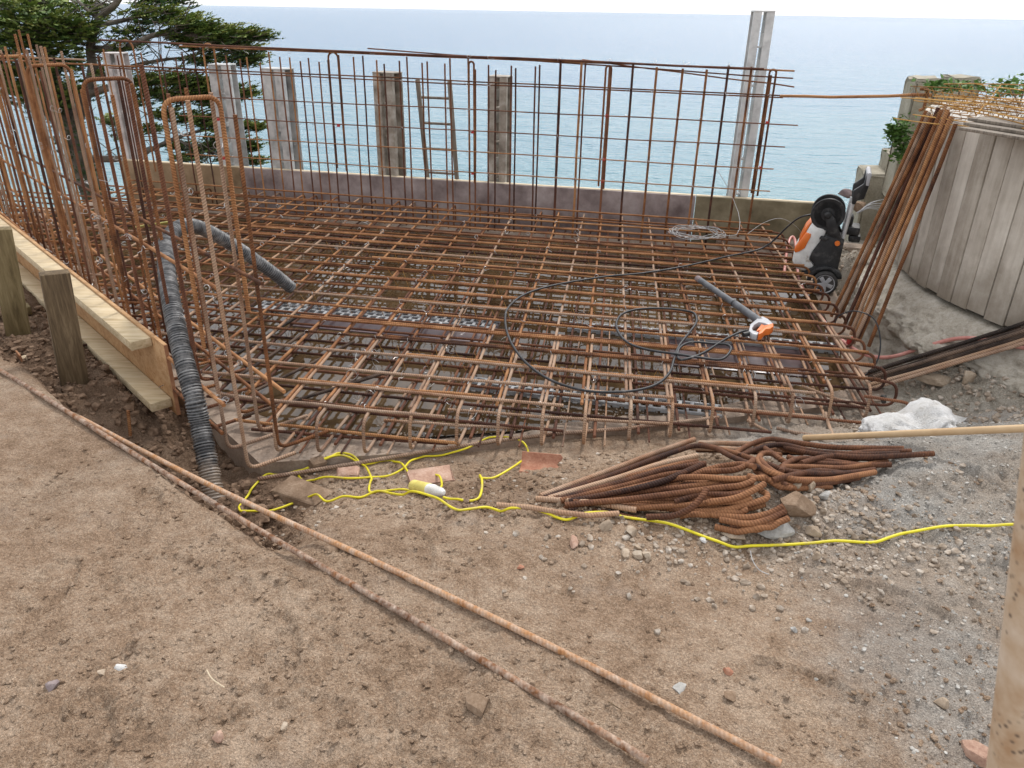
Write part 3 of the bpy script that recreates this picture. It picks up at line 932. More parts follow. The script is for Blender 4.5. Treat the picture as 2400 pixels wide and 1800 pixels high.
# ---------------------------------------------------------------- galvanised soldier posts
MAT['galv'] = m_noise('galvanised_steel', [(.3, (.28, .28, .275)), (.50, (.50, .50, .49)), (.72, (.66, .65, .63))], 9, 6, rough=.55, bump=.25, bscale=60, bdist=.002, metal=.25)
MAT['galv_pink'] = m_noise('dirty_galvanised_steel', [(.3, (.32, .285, .27)), (.52, (.52, .475, .455)), (.72, (.66, .62, .60))], 9, 6, rough=.6, bump=.25, bscale=60, bdist=.002)
MAT['galv_brown'] = m_noise('stained_steel', [(.3, (.18, .15, .12)), (.52, (.34, .30, .25)), (.72, (.52, .48, .43))], 9, 6, rough=.65, bump=.25, bscale=60, bdist=.002)
MAT['galv_pale'] = m_noise('pale_galvanised_steel', [(.3, (.40, .40, .39)), (.50, (.58, .58, .57)), (.72, (.70, .70, .68))], 9, 6, rough=.5, bump=.2, bscale=60, bdist=.002)
def soldier(p, width, ztop, label, mt='galv', yaw=0.0, depth=.16, zbot=-1.6, gap=.05):
    r_ = empty('steel_post', (p[0], p[1], zbot), label, 'steel post', 'slotted steel posts behind the rear board')
    M = Matrix.Translation(Vector((p[0], p[1], 0))) @ Matrix.Rotation(AF + yaw, 4, 'Z')
    fw_ = (width - gap) / 2
    for sgn in (-1, 1):
        xw = sgn * gap / 2
        g = []
        # C channel: web with holes towards the gap, flanges outwards
        hz_ = (ztop + zbot) / 2; hh = ztop - zbot
        R3 = M.to_3x3()
        for yy in (-depth / 2, depth / 2): g.append(box_geo(M @ Vector((sgn * (gap / 2 + fw_ / 2), yy, hz_)), (fw_, .007, hh), R3))
        # web broken by round-ended holes: rungs of plate between two strips
        for yy in (-depth * .36, depth * .36): g.append(box_geo(M @ Vector((xw, yy, hz_)), (.006, depth * .24, hh), R3))
        z = zbot
        while z < ztop - .05:
            g.append(box_geo(M @ Vector((xw, 0, z + .06)), (.0055, depth * .5, .09), R3)); z += .2
        # lip on the outer edge of the flange
        g.append(box_geo(M @ Vector((sgn * (width / 2 - .0035), -depth / 2 + .018, hz_)), (.006, .03, hh), R3))
        joined('channel', g, MAT[mt], r_, False)
    z = ztop - .26
    while z > -.2:
        box('batten', M @ Vector((0, -.01, z)), (gap - .006, depth * .55, .012), MAT[mt], r_, rot=M.to_3x3(), bev=0)
        z -= .30
    box('end_plate', M @ Vector((0, 0, ztop + .006)), (width, depth + .015, .011), MAT[mt], r_, rot=M.to_3x3(), bev=.002)
    return r_
soldier((-4.02, 8.32), .19, 1.10, 'pinkish grey steel post leaning behind the left wall bars in front of the cypress', 'galv_pink', .25)
soldier((-2.86, 8.02), .21, 1.03, 'grey slotted steel post just right of the cypress limb, with round holes', 'galv', .15)
soldier((-2.29, 7.90), .25, 1.01, 'wide grey steel post second left of the ladder with a brown side', 'galv', -.2)
soldier((-1.205, 7.66), .215, 1.01, 'mottled brown-grey steel post directly left of the ladder', 'galv_brown', -.25)
soldier((-.155, 7.44), .18, 1.01, 'short weathered steel post directly right of the ladder', 'galv_brown', -.1)
soldier((1.99, 6.97), .165, 1.57, 'tallest pale steel post rising above the horizon at the right of the mesh', 'galv_pale', .1, gap=.042)
soldier((-5.15, 6.6), .16, .95, 'grey steel post at the left picture edge behind the wall bars', 'galv', .9)

# ---------------------------------------------------------------- ladder
MAT['old_wood'] = m_wood('weathered_ladder_wood', (.09, .075, .06), (.20, .165, .13), (.34, .29, .235), 'Z', 1.5)
BPX = FP + NF * .62
LT = [(-0.932,7.68,0.958), (-0.865,7.666,0.026), (-0.628,7.614,0.954), (-0.571,7.601,0.031)]
ladder = empty('ladder', (LT[1][0], LT[1][1], -1.2), 'old narrow wooden ladder standing behind the rear mesh', 'ladder')
for a, b in ((0, 1), (2, 3)):
    A, B = Vector(LT[a]), Vector(LT[b]); d = (B - A).normalized()
    A.y += .02
    beam('stile', A, A + d * 2.2, .042, .03, MAT['old_wood'], ladder, .006, up=(0, 1, 0))
for z in (.80, .57, .335, .11, -.13):
    ps = []
    for a, b in ((0, 1), (2, 3)):
        A, B = Vector(LT[a]), Vector(LT[b]); tt = (z - A.z) / (B.z - A.z); ps.append(A.lerp(B, tt))
    tube('rung', [ps[0] + Vector((.012, .02, 0)), ps[1] + Vector((-.012, .02, 0))], .012, MAT['old_wood'], ladder)

# ---------------------------------------------------------------- left timber formwork
PA = R(133.0); DP = Vector((math.cos(PA), math.sin(PA), 0)); NP = Vector((-DP.y, DP.x, 0))   # NP points outwards (down-left)
if NP.x > 0: NP = -NP
PP = Vector((-1.639, 3.356, 0))
MAT['ply_orange'] = m_wood('orange_ply', (.34, .17, .07), (.50, .29, .14), (.60, .40, .22), PA, .8)
MAT['timber_new'] = m_wood('new_sawn_timber', (.42, .31, .175), (.60, .475, .30), (.72, .61, .43), PA, 1.2)
MAT['timber_old'] = m_wood('stained_post_timber', (.055, .036, .02), (.135, .092, .05), (.235, .17, .098), 'Z', 1.2)
MAT['timber_green'] = m_wood('treated_timber', (.10, .072, .032), (.20, .15, .072), (.30, .235, .125), 'Z', 1.2)
MAT['ply_edge_red'] = m_noise('red_ply_edge', [(.3, (.26, .11, .055)), (.7, (.45, .24, .13))], 12)
lform = empty('timber_formwork', tuple(PP + DP * 1.5 + Vector((0, 0, -.28))), 'plywood side shutter with two pale timber rails at the left trench', 'formwork')
def ppt(t, z, o): return PP + DP * t + NP * o + Vector((0, 0, z))
beam('panel', ppt(0.002, -.09, .010), ppt(2.44, -.09, .010), .018, .378, MAT['ply_orange'], lform, .0015)
beam('panel', ppt(2.445, -.09, .010), ppt(4.8, -.09, .010), .018, .378, MAT['ply_orange'], lform, .0015)
beam('panel_end_edge', ppt(-.003, -.09, .010), ppt(.0015, -.09, .010), .017, .374, MAT['ply_edge_red'], lform, 0)
for a, b in ((.16, 2.3), (2.303, 4.8)): beam('rail', ppt(a, .066, .070), ppt(b, .066, .070), .098, .046, MAT['timber_new'], lform, .003)
for a, b in ((.03, 2.6), (2.603, 4.8)): beam('rail', ppt(a, -.215, .072), ppt(b, -.215, .072), .10, .046, MAT['timber_new'], lform, .003)
nail = tube('nail', [ppt(.12, -.155, .02), ppt(.10, -.15, .045)], .0025, MAT['tie'], lform, n=6)
def stake(a, b, w, d, mt, lab):
    g = beam_geo(a, b, w, d, .004, up=tuple(NP), roll=R(8))
    o = mesh_obj('timber_stake', *g, MAT[mt], None, True, None, 40)
    return tag(o, lab, 'stake', 'square timber stakes in the trench')
stake((-2.235, 3.50, -.40), (-2.188, 3.51, .395), .072, .125, 'timber_old', 'brown knotty square timber stake with nails standing before the shutter')
stake((-2.90, 4.14, -.40), (-2.835, 4.15, .43), .072, .125, 'timber_green', 'greenish square timber stake cut by the left picture edge')
# tie rods with wing nut
def wing(p, lab):
    r_ = empty('formwork_tie', tuple(p), lab, 'tie rod', 'formwork ties')
    d = (-NP * .2 + DP * .05).normalized()
    tube('rod', [p + NP * .22, p - NP * .45], .0075, MAT['rust_deep'], r_)
    M = Matrix.Translation(p + NP * .10) @ Matrix.Rotation(PA + math.pi, 4, 'Z')
    lathe('nut', [(.014, -.02), (.022, -.018), (.022, .012), (.014, .02)], M, MAT['ply_edge'], r_, 10)
    for sg in (-1, 1):
        box('wing', M @ Vector((sg * .034, 0, sg * .016)), (.036, .012, .020), MAT['ply_edge'], r_, rot=M.to_3x3(), bev=.003)
    box('plate', M @ Vector((0, -.028, 0)), (.09, .008, .09), MAT['ply_edge_red'], r_, rot=M.to_3x3(), bev=.001)
wing(ppt(1.02, -.20, .33), 'wing nut and rod on the brown stake')
for c, sz_, rz, mt, lab in [(ppt(.72, -.33, .22), (.17, .09, .05), .4, 'timber_green', 'short offcut of pale timber in the trench under the shutter'),
                        (ppt(.62, -.29, .15), (.16, .025, .07), PA, 'ply_edge_red', 'small reddish plywood scrap wedged under the lower rail'),
                        (ppt(1.75, -.16, .30), (.14, .10, .05), .7, 'timber_green', 'small timber block between the two stakes')]:
    tag(box('timber_offcut', c, sz_, MAT[mt], None, rz, bev=.003), lab, 'timber')

# ---------------------------------------------------------------- ribbed suction hose
def m_hose():
    N = NT('black_ribbed_hose')
    n1 = N.noise(18, 5, .7); uv = N.sep(N.tc.outputs['UV'])
    z = N.sep(N.tc.outputs['Object'])[2]
    mudf = N.ramp(N.math('ADD', n1, N.math('MULTIPLY', z, -.0)), [(.46, 0.0), (.68, .6)])
    col = N.mix(mudf, (.026, .027, .03), (.33, .32, .31))
    low = N.ramp(N.math('ADD', z, N.math('MULTIPLY', N.math('SUBTRACT', n1, .5), .25)), [(-.0, 0.0)][:1] + [(.01, 0.0)])
    mud2 = N.ramp(N.math('ADD', N.math('MULTIPLY', z, -2.2), N.math('MULTIPLY', N.math('SUBTRACT', n1, .5), .6)), [(.42, 0.0), (.62, 1.0)])
    col = N.mix(mud2, col, (.26, .20, .15))
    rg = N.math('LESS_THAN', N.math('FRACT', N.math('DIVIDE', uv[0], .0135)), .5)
    col = N.mix(N.math('MULTIPLY', rg, .20), col, (.42, .41, .40))  # ridges painted lighter: dust plus rib highlight against the darker grooves
    return N.done(col, .45, N.bump(N.noise(60, 3), .2, .002), .4)
hose_c = [(-1.25, 2.70, -.47), (-1.285, 2.78, -.34), (-1.366, 2.95, -.118), (-1.393, 3.0, .004), (-1.481, 3.15, .161), (-1.604, 3.4, .312), (-1.735, 3.7, .392), (-1.803, 3.9, .440), (-1.81, 4.05, .467), (-1.798, 4.2, .452), (-1.758, 4.35, .378), (-1.655, 4.5, .236), (-1.506, 4.62, .049), (-1.42, 4.69, -.075)]
hp = resample(spline(hose_c, 12), .0042)
def hose_r(i, L, v): return (1.06 if (L / .0135) % 1.0 < .5 else .92) * (1 - .14 * min(L / 2.2, 1))
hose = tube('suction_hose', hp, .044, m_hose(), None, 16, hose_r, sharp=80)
tag(hose, 'thick black ribbed hose arching from the trench over onto the steel mat', 'hose')

# ---------------------------------------------------------------- foreground bars on the soil
def drape(pts, r_, step=.25):
    out = []
    P = resample([Vector((p[0], p[1], 0)) for p in pts], step)
    return P
b1a, b1b = (-2.363,3.207,0.03), (0.325,1.202,0.02)
b2a, b2b = (-1.787,2.794,0.045), (0.63,1.208,0.02)
for a, b, lab in ((b1a, b1b, 'long rusty bar lying across the foreground soil, the nearer of two'), (b2a, b2b, 'long rusty bar lying across the foreground soil, the farther of two')):
    a = Vector(a); b = Vector(b)
    a = a + (a - b).normalized() * (.8 if a.x < -2.2 else 0)
    nP = 60; LPt = [a.lerp(b, i / nP) for i in range(nP + 1)]
    zg = np.array([max(float(gz(p_.x, p_.y)), -.02) for p_ in LPt]); zg = np.array([zg[max(0, i - 3): i + 4].max() for i in range(nP + 1)])
    ker = np.hanning(31); ker /= ker.sum(); zg = np.convolve(np.pad(zg, 15, mode='edge'), ker, 'valid')
    for p_, z_ in zip(LPt, zg): p_.z = float(z_) + .0085
    o = ribbed('long_rebar', LPt, .0098, MAT['rust_orange'], None, 10, .0115)
    tag(o, lab, 'rebar', 'long bars in the foreground')
stub = tube('rebar_stub', [(-1.83,3.203,-0.326), Vector((-1.83,3.203,-0.326)) + Vector((.0, .03, .13))], .008, MAT['rust'])
tag(stub, 'short rusty bar stub sticking up from the trench', 'rebar')
p = [Vector(q) + Vector((0, 0, .012)) for q in [(-1.119,2.875,-0.348),(-0.766,2.963,-0.327),(-0.39,3.069,-0.307),(-0.096,3.161,-0.302),(0.211,3.247,-0.303)]]
o = tube('edge_rebar', p + [Vector((0.586,3.285,-0.272)), Vector((1.042,3.411,-0.272))], .0095, MAT['rust_dusty'])
tag(o, 'long dusty bar lying diagonally along the front of the slab', 'rebar')
for k, (a, b, lab) in enumerate([((1.174,3.372,-0.265), (1.241,3.253,-0.262), 'short rusty bar offcut right of the slab front, left one'),
                          ((1.294,3.292,-0.262), (1.448,3.227,-0.262), 'short rusty bar offcut in the middle of three by the sack'),
                          ((1.587,3.445,-0.255), (1.536,3.209,-0.25), 'short rusty bar offcut pointing at the viewer near the sack'),
                          ((1.575,3.764,-0.26), (1.821,3.491,-0.255), 'rusty bar offcut under the front right corner of the mat')]):
    tag(tube('rebar_offcut', wob(a, b, 2), .0085, MAT['rust_dusty']), lab, 'rebar', 'short bar offcuts')

# ---------------------------------------------------------------- pile of bent bars
def bent(a, b, turn, rad, tail, zend=0.0, curve=0.0):
    """straight leg a->b, then a bend of `turn` radians with radius rad in a tilted plane, then a tail"""
    a, b = Vector(a), Vector(b); d = (b - a).normalized()
    side = Vector((-d.y, d.x, 0)).normalized() * (1 if turn > 0 else -1)
    side = (side + Vector((0, 0, zend))).normalized()
    side = (side - d * side.dot(d)).normalized()
    pts = []
    n = 7
    for i in range(n):
        t_ = i / n; pts.append(a.lerp(b, t_) + side * (curve * math.sin(math.pi * t_)))
    m_ = 8; T = abs(turn)
    for i in range(m_ + 1):
        t_ = T * i / m_
        pts.append(b + d * rad * math.sin(t_) + side * rad * (1 - math.cos(t_)))
    dd = d * math.cos(T) + side * math.sin(T)
    pts.append(pts[-1] + dd * tail)
    return pts
prnd = random.Random(5)
lab_a = 'bent rusty bar in the pile, straight end towards the left'
lab_b = 'bent rusty bar in the pile, straight end towards the right'
def pj(a): return prnd.uniform(-a, a)
PILE_A = [
 [(0.111,2.353,-0.046),(0.354,2.534,-0.059),(0.588,2.712,-0.07),(0.779,2.842,-0.076)],
 [(0.125,2.318,-0.03),(0.377,2.477,-0.033),(0.589,2.633,-0.041),(0.755,2.743,-0.046),(0.824,2.688,-0.024),(0.852,2.547,0.017),(0.887,2.29,0.121),(0.939,2.202,0.113)],
 [(0.139,2.307,-0.024),(0.408,2.47,-0.037),(0.58,2.578,-0.039),(0.741,2.629,-0.028)],
 [(0.167,2.285,-0.014),(0.406,2.362,0.015),(0.563,2.424,0.031),(0.695,2.424,0.059),(0.719,2.424,0.061)],
 [(0.18,2.268,-0.007),(0.42,2.353,0.008),(0.577,2.413,0.021),(0.691,2.345,0.075),(0.789,2.294,0.116),(0.85,2.338,0.118),(0.878,2.391,0.102)],
 [(0.208,2.257,-0.002),(0.438,2.283,0.038),(0.539,2.298,0.061),(0.616,2.334,0.077),(0.696,2.384,0.083)],
 [(0.222,2.252,-0.0),(0.471,2.301,0.015),(0.643,2.312,0.053),(0.721,2.252,0.081)],
 [(0.095,2.314,-0.032),(0.195,2.272,-0.008),(0.292,2.237,0.008),(0.432,2.18,0.021)],
 [(0.191,2.221,0.007),(0.399,2.21,0.042),(0.566,2.217,0.066),(0.697,2.197,0.104),(0.77,2.173,0.13),(0.809,2.182,0.142),(0.821,2.199,0.148),(0.807,2.217,0.142)],
 [(0.249,2.239,0.004),(0.49,2.241,0.028),(0.657,2.184,0.071),(0.771,2.164,0.11),(0.82,2.18,0.125)],
 [(0.4,2.195,0.016),(0.591,2.182,0.041),(0.69,2.151,0.078),(0.77,2.129,0.098),(0.801,2.136,0.108)],
 [(0.461,2.14,0.021),(0.552,2.122,0.039),(0.602,2.12,0.073),(0.637,2.142,0.1),(0.659,2.171,0.117)],
 [(0.627,2.155,0.038),(0.711,2.12,0.067),(0.8,2.118,0.099),(0.85,2.129,0.112),(0.857,2.153,0.114),(0.839,2.175,0.112)],
 [(0.672,2.118,0.051),(0.777,2.067,0.075),(0.85,2.076,0.09),(0.892,2.089,0.11)],
 [(0.693,2.092,0.051),(0.773,2.045,0.065),(0.842,2.056,0.081),(0.896,2.078,0.1)],
 [(0.724,2.074,0.041),(0.795,2.048,0.053),(0.868,2.067,0.07),(0.899,2.083,0.088)],
 [(0.523,2.347,0.008),(0.618,2.331,0.053),(0.722,2.358,0.085),(0.82,2.353,0.108),(0.848,2.287,0.135)],
 [(0.297,2.29,-0.007),(0.512,2.292,0.03),(0.632,2.263,0.065),(0.736,2.243,0.101),(0.805,2.195,0.114)],
 [(0.154,2.314,-0.025),(0.393,2.472,-0.05),(0.551,2.507,-0.024),(0.667,2.545,-0.013),(0.726,2.56,-0.013)],
 [(0.319,2.228,0.008),(0.517,2.23,0.021),(0.667,2.16,0.054),(0.794,2.127,0.07),(0.849,2.138,0.084)],
 [(0.563,2.191,0.049),(0.645,2.199,0.078),(0.741,2.153,0.107),(0.793,2.151,0.12)],
 [(0.252,2.268,-0.004),(0.456,2.307,0.033),(0.587,2.327,0.06),(0.672,2.272,0.101),(0.753,2.213,0.129),(0.862,2.215,0.138)],
 [(0.346,2.213,0.013),(0.499,2.206,0.017),(0.627,2.155,0.038),(0.741,2.122,0.051)],
 [(0.66,2.144,0.083),(0.748,2.129,0.109),(0.811,2.149,0.132),(0.849,2.171,0.142)],
]
PILE_B = [
 [(1.518,2.58,0.049),(1.246,2.604,0.034),(1.115,2.681,0.013),(1.059,2.754,-0.013),(0.967,2.717,-0.026),(0.881,2.615,-0.009)],
 [(1.474,2.523,0.06),(1.336,2.521,0.053),(1.156,2.538,0.052),(1.083,2.679,0.004),(0.991,2.644,0.006),(0.889,2.576,0.005)],
 [(1.049,2.481,0.028),(1.019,2.492,0.043),(1.009,2.578,0.023),(1.006,2.64,0.005)],
 [(1.056,2.27,0.09),(0.98,2.226,0.122),(0.911,2.239,0.137),(0.895,2.318,0.123),(0.947,2.534,0.03),(0.987,2.582,0.02),(1.032,2.532,0.037)],
 [(1.584,2.49,0.082),(1.472,2.49,0.071),(1.327,2.499,0.054),(1.152,2.525,0.05),(1.09,2.651,0.004)],
 [(1.421,2.463,0.047),(1.322,2.477,0.033),(1.163,2.466,0.044),(1.082,2.494,0.039),(1.065,2.54,0.025)],
 [(1.352,2.439,0.038),(1.233,2.406,0.04),(1.103,2.32,0.091),(0.958,2.27,0.128),(0.928,2.369,0.096)],
 [(1.341,2.415,0.042),(1.131,2.309,0.073),(0.965,2.226,0.124),(0.886,2.25,0.139),(0.897,2.415,0.08),(0.959,2.543,0.029)],
 [(1.422,2.499,0.04),(1.248,2.446,0.037),(1.071,2.391,0.075),(0.963,2.342,0.103)],
 [(1.273,2.391,0.032),(1.092,2.281,0.074),(0.986,2.235,0.102),(0.875,2.243,0.114)],
 [(1.179,2.673,0.002),(0.99,2.785,-0.06),(0.829,2.937,-0.148)],
 [(1.153,2.642,-0.001),(0.972,2.721,-0.052),(0.781,2.882,-0.141)],
 [(1.207,2.408,0.024),(1.056,2.34,0.068),(0.942,2.362,0.09),(0.916,2.551,0.015),(0.856,2.67,-0.024),(0.783,2.772,-0.058)],
 [(1.356,2.481,0.028),(1.201,2.485,0.043),(1.099,2.505,0.047),(1.008,2.422,0.07),(0.932,2.259,0.136)],
 [(1.525,2.534,0.064),(1.387,2.565,0.042),(1.173,2.499,0.053),(1.068,2.424,0.07)],
 [(1.272,2.422,0.026),(1.103,2.358,0.082),(0.952,2.235,0.134),(0.893,2.219,0.126)],
]
for L_, lb, gp_ in ((PILE_A, lab_a, 'bent bars piled left half'), (PILE_B, lab_b, 'bent bars piled right half')):
    for k, pts in enumerate(L_):
        P = fillet([Vector(q) for q in pts], .055, 5)
        dusty = (gp_.endswith('left half') and k in (0, 2, 7)) or (gp_.endswith('right half') and k in (10, 11))
        tag(tube('bent_rebar', P, .0108, MAT['rust_pile_dusty' if dusty else 'rust_pile'], None, 10), lb, 'rebar', gp_)
        if (k * 5) % 7 < 3:      # a fellow bar lying just under it
            o_ = Vector((pj(.02), -.022 + pj(.012), -.022))
            Q = [p + o_ + Vector((0, 0, -.004 * math.sin(i))) for i, p in enumerate(P)]
            c_ = prnd.randrange(0, max(1, len(Q) // 5)); Q = Q[c_: len(Q) - prnd.randrange(0, max(1, len(Q) // 5))]
            tag(tube('bent_rebar', Q, .0108, MAT['rust_pile'], None, 10), lb, 'rebar', gp_)
o = ribbed('bent_rebar', [Vector(q) + Vector((0, 0, .016)) for q in [(-0.045,2.241,-0.026),(0.067,2.206,-0.01),(0.167,2.155,0.007),(0.267,2.136,0.01),(0.37,2.158,0.006)]], .0095, MAT['rust_pile_dusty'], None, 9, .0125)
tag(o, 'single bar half buried in the soil below the yellow cable', 'rebar')

# ---------------------------------------------------------------- yellow cable and connector
MAT['yellow'] = m_noise('yellow_cable', [(.30, (.50, .40, .10)), (.45, (.64, .54, .015)), (.75, (.80, .70, .03))], 14, rough=.45, bump=.1, spec=.4)
MAT['yellow_plug'] = m_noise('yellow_plug', [(.3, (.60, .50, .12)), (.7, (.78, .68, .22))], 25, rough=.45, bump=.1)
MAT['white_plug'] = m_noise('white_plug', [(.3, (.60, .58, .53)), (.7, (.80, .79, .76))], 25, rough=.5, bump=.1)
def cable(name, pts, r_, mat, lift, parent=None, n=8, per=5, wav=0.0):
    P = spline([Vector(p) for p in pts], 4)
    zz_ = np.array([max(float(gz(p.x, p.y)), -.301 if bool(inside(p.x, p.y, slab_poly)) else -9) for p in P])
    zm = np.array([zz_[max(0, i - 3): i + 4].max() for i in range(len(P))])
    ker = np.hanning(9); ker /= ker.sum(); zs = np.convolve(np.pad(zm, 4, mode='edge'), ker, 'valid')
    for p, z_ in zip(P, zs): p.z = float(z_) + lift
    per = 3
    return tube(name, spline(P, per), r_, mat, parent, n)
C1 = [(-0.25,2.411,-0.106),(-0.207,2.382,-0.09),(-0.162,2.358,-0.075),(-0.12,2.375,-0.078),(-0.108,2.452,-0.107),(-0.113,2.569,-0.158),(-0.127,2.701,-0.218),(-0.121,2.743,-0.232),(-0.062,2.763,-0.227),(0.023,2.873,-0.253),(0.068,2.989,-0.286),(0.081,3.077,-0.304),(0.07,3.154,-0.314),(0.038,3.19,-0.303),(-0.001,3.212,-0.303),(-0.041,3.218,-0.303),(-0.081,3.216,-0.302),(-0.121,3.198,-0.302),(-0.21,3.104,-0.303),(-0.302,3.082,-0.314),(-0.355,3.073,-0.31),(-0.408,3.064,-0.312),(-0.455,3.009,-0.318),(-0.481,2.921,-0.307),(-0.528,2.842,-0.296),(-0.611,2.822,-0.301),(-0.711,2.813,-0.301),(-0.82,2.84,-0.325),(-0.879,2.866,-0.341),(-0.914,2.864,-0.334),(-0.949,2.915,-0.343),(-0.952,2.952,-0.345),(-0.932,2.965,-0.331),(-0.852,2.987,-0.303),(-0.791,3.022,-0.303),(-0.72,3.007,-0.313),(-0.672,2.989,-0.319),(-0.628,2.998,-0.314),(-0.6,3.016,-0.313),(-0.556,3.025,-0.316),(-0.522,3.003,-0.315),(-0.485,2.948,-0.311),(-0.429,2.838,-0.283),(-0.398,2.857,-0.285),(-0.37,2.862,-0.284),(-0.33,2.827,-0.274),(-0.3,2.763,-0.256),(-0.282,2.67,-0.221),(-0.285,2.611,-0.198),(-0.301,2.591,-0.19)]
C2 = [(-0.394,2.635,-0.222),(-0.433,2.648,-0.227),(-0.469,2.659,-0.234),(-0.536,2.648,-0.233),(-0.568,2.64,-0.231),(-0.583,2.664,-0.241),(-0.593,2.754,-0.278),(-0.603,2.818,-0.299),(-0.646,2.932,-0.313),(-0.675,2.983,-0.319),(-0.705,3.009,-0.305),(-0.74,3.033,-0.303),(-0.772,3.042,-0.302),(-0.801,3.036,-0.303),(-0.826,3.009,-0.303),(-0.895,2.972,-0.321),(-0.953,2.961,-0.325),(-1.016,2.948,-0.322),(-1.06,2.939,-0.33),(-1.098,2.932,-0.353),(-1.125,2.827,-0.35),(-1.132,2.776,-0.36),(-1.135,2.719,-0.363),(-1.134,2.668,-0.353),(-1.114,2.624,-0.337),(-1.089,2.62,-0.335),(-1.022,2.615,-0.326),(-0.985,2.609,-0.316),(-0.95,2.631,-0.319),(-0.913,2.657,-0.32),(-0.867,2.681,-0.319),(-0.802,2.651,-0.296),(-0.736,2.565,-0.238),(-0.671,2.58,-0.225),(-0.601,2.567,-0.205),(-0.54,2.6,-0.216),(-0.472,2.554,-0.191),(-0.418,2.501,-0.168),(-0.372,2.452,-0.139),(-0.277,2.347,-0.087),(-0.227,2.272,-0.051),(-0.183,2.232,-0.033),(-0.143,2.241,-0.032),(-0.085,2.263,-0.034),(-0.049,2.25,-0.029),(-0.02,2.221,-0.019),(0.021,2.21,-0.013),(0.067,2.208,-0.011),(0.123,2.173,0.002),(0.155,2.147,0.007),(0.188,2.133,0.011),(0.217,2.147,0.009),(0.247,2.171,0.006),(0.3,2.182,0.005)]
C3 = [(0.341,2.182,0.004),(0.386,2.164,0.007),(0.493,2.138,0.007),(0.544,2.118,0.008),(0.592,2.087,0.008),(0.638,2.052,0.01),(0.685,2.028,0.013),(0.733,2.012,0.015),(0.784,2.01,0.017),(0.905,2.017,0.022),(0.982,2.026,0.023),(1.061,2.032,0.018),(1.168,2.023,0.025),(1.224,2.032,0.029),(1.294,2.054,0.029),(1.42,2.081,0.031),(1.49,2.076,0.043),(1.557,2.067,0.058),(1.644,2.063,0.063),(1.73,2.05,0.074)]
cab = empty('extension_cable', C1[0], 'bright yellow extension cable looping over the soil in front of the slab', 'cable')
cable('cable', C1, .0049, MAT['yellow'], .005, cab, wav=.002)
cable('cable', C2 + C3, .0049, MAT['yellow'], .0055, cab, wav=.002)
cp, cq = Vector((-0.396,2.648,-0.235)), Vector((-0.258,2.47,-0.144))
cp.z += .028; cq.z += .026
dcon = (cq - cp).normalized()
Mc = Matrix.Translation(cp) @ dcon.to_track_quat('Y', 'Z').to_matrix().to_4x4()
L_ = (cq - cp).length
con = empty('cable_connector', tuple(cp - Vector((0, 0, .02))), 'yellow and white plug connector joining the yellow cable', 'connector')
lathe('socket', [(.012, -.008), (.022, -.004), (.0255, .004), (.0255, L_ * .18), (.024, L_ * .19), (.0255, L_ * .2), (.0255, L_ * .56), (.023, L_ * .57)], Mc, MAT['yellow_plug'], con, 20)
prof = [(.024, L_ * .565), (.0245, L_ * .70)]
for k in range(5):
    a_ = L_ * (.72 + .05 * k); prof += [(.0225 - .001 * k, a_), (.0225 - .001 * k, a_ + L_ * .02), (.020 - .001 * k, a_ + L_ * .025), (.020 - .001 * k, a_ + L_ * .045)]
prof += [(.013, L_ * 1.0), (.007, L_ * 1.03)]
lathe('plug', prof, Mc, MAT['white_plug'], con, 20)
box('latch', Mc @ Vector((.016, L_ * .72, -.016)), (.014, .03, .012), MAT['plastic_grey'], con, rot=Mc.to_3x3(), bev=.003)

for pts_, mt_, lab_ in [([(-0.767,1.443,0.016),(-0.746,1.416,0.019),(-0.722,1.398,0.019),(-0.702,1.387,0.017)], 'ply_edge', 'thin pale twig lying in the left foreground soil'),
                   ([(0.766,1.971,0.013),(0.762,1.927,0.009),(0.773,1.887,0.005),(0.797,1.869,0.004)], 'tie', 'thin curved white wire in the rubble below the cable'),
                   ([(0.251,1.365,0.016),(0.265,1.352,0.017),(0.282,1.341,0.015)], 'timber_old', 'dark twig beside the farther foreground bar')]:
    tag(tube('twig', spline([Vector(p) + Vector((0, 0, .006)) for p in pts_], 4), .0016, MAT[mt_], None, 5), lab_, 'twig')

# ---------------------------------------------------------------- stones
rocks = []
for k in range(7):
    bm = bmesh.new(); bmesh.ops.create_icosphere(bm, subdivisions=3, radius=1)
    rr = random.Random(100 + k)
    planes = [(Vector((rr.gauss(0, 1), rr.gauss(0, 1), rr.gauss(0, 1))).normalized(), rr.uniform(.42, .8)) for _ in range(14)]
    for q in bm.verts:
        for n_, d_ in planes:
            e_ = q.co.dot(n_) - d_
            if e_ > 0: q.co -= n_ * e_ * .97
        q.co *= 1 + rr.uniform(-.018, .018)
    bmesh.ops.triangulate(bm, faces=bm.faces)
    bm.verts.index_update()
    rocks.append((np.array([q.co[:] for q in bm.verts]), np.array([[q.index for q in f.verts] for f in bm.faces])))
    bm.free()
low = []
for k in range(6):
    bm = bmesh.new(); bmesh.ops.create_icosphere(bm, subdivisions=1, radius=1)
    rr = random.Random(200 + k)
    pl = [(Vector((rr.gauss(0, 1), rr.gauss(0, 1), rr.gauss(0, 1))).normalized(), rr.uniform(.45, .85)) for _ in range(7)]
    for q in bm.verts:
        for n_, d_ in pl:
            e_ = q.co.dot(n_) - d_
            if e_ > 0: q.co -= n_ * e_
        q.co *= rr.uniform(.9, 1.1)
    bm.verts.index_update()
    low.append((np.array([q.co[:] for q in bm.verts]), np.array([[q.index for q in f.verts] for f in bm.faces])))
    bm.free()
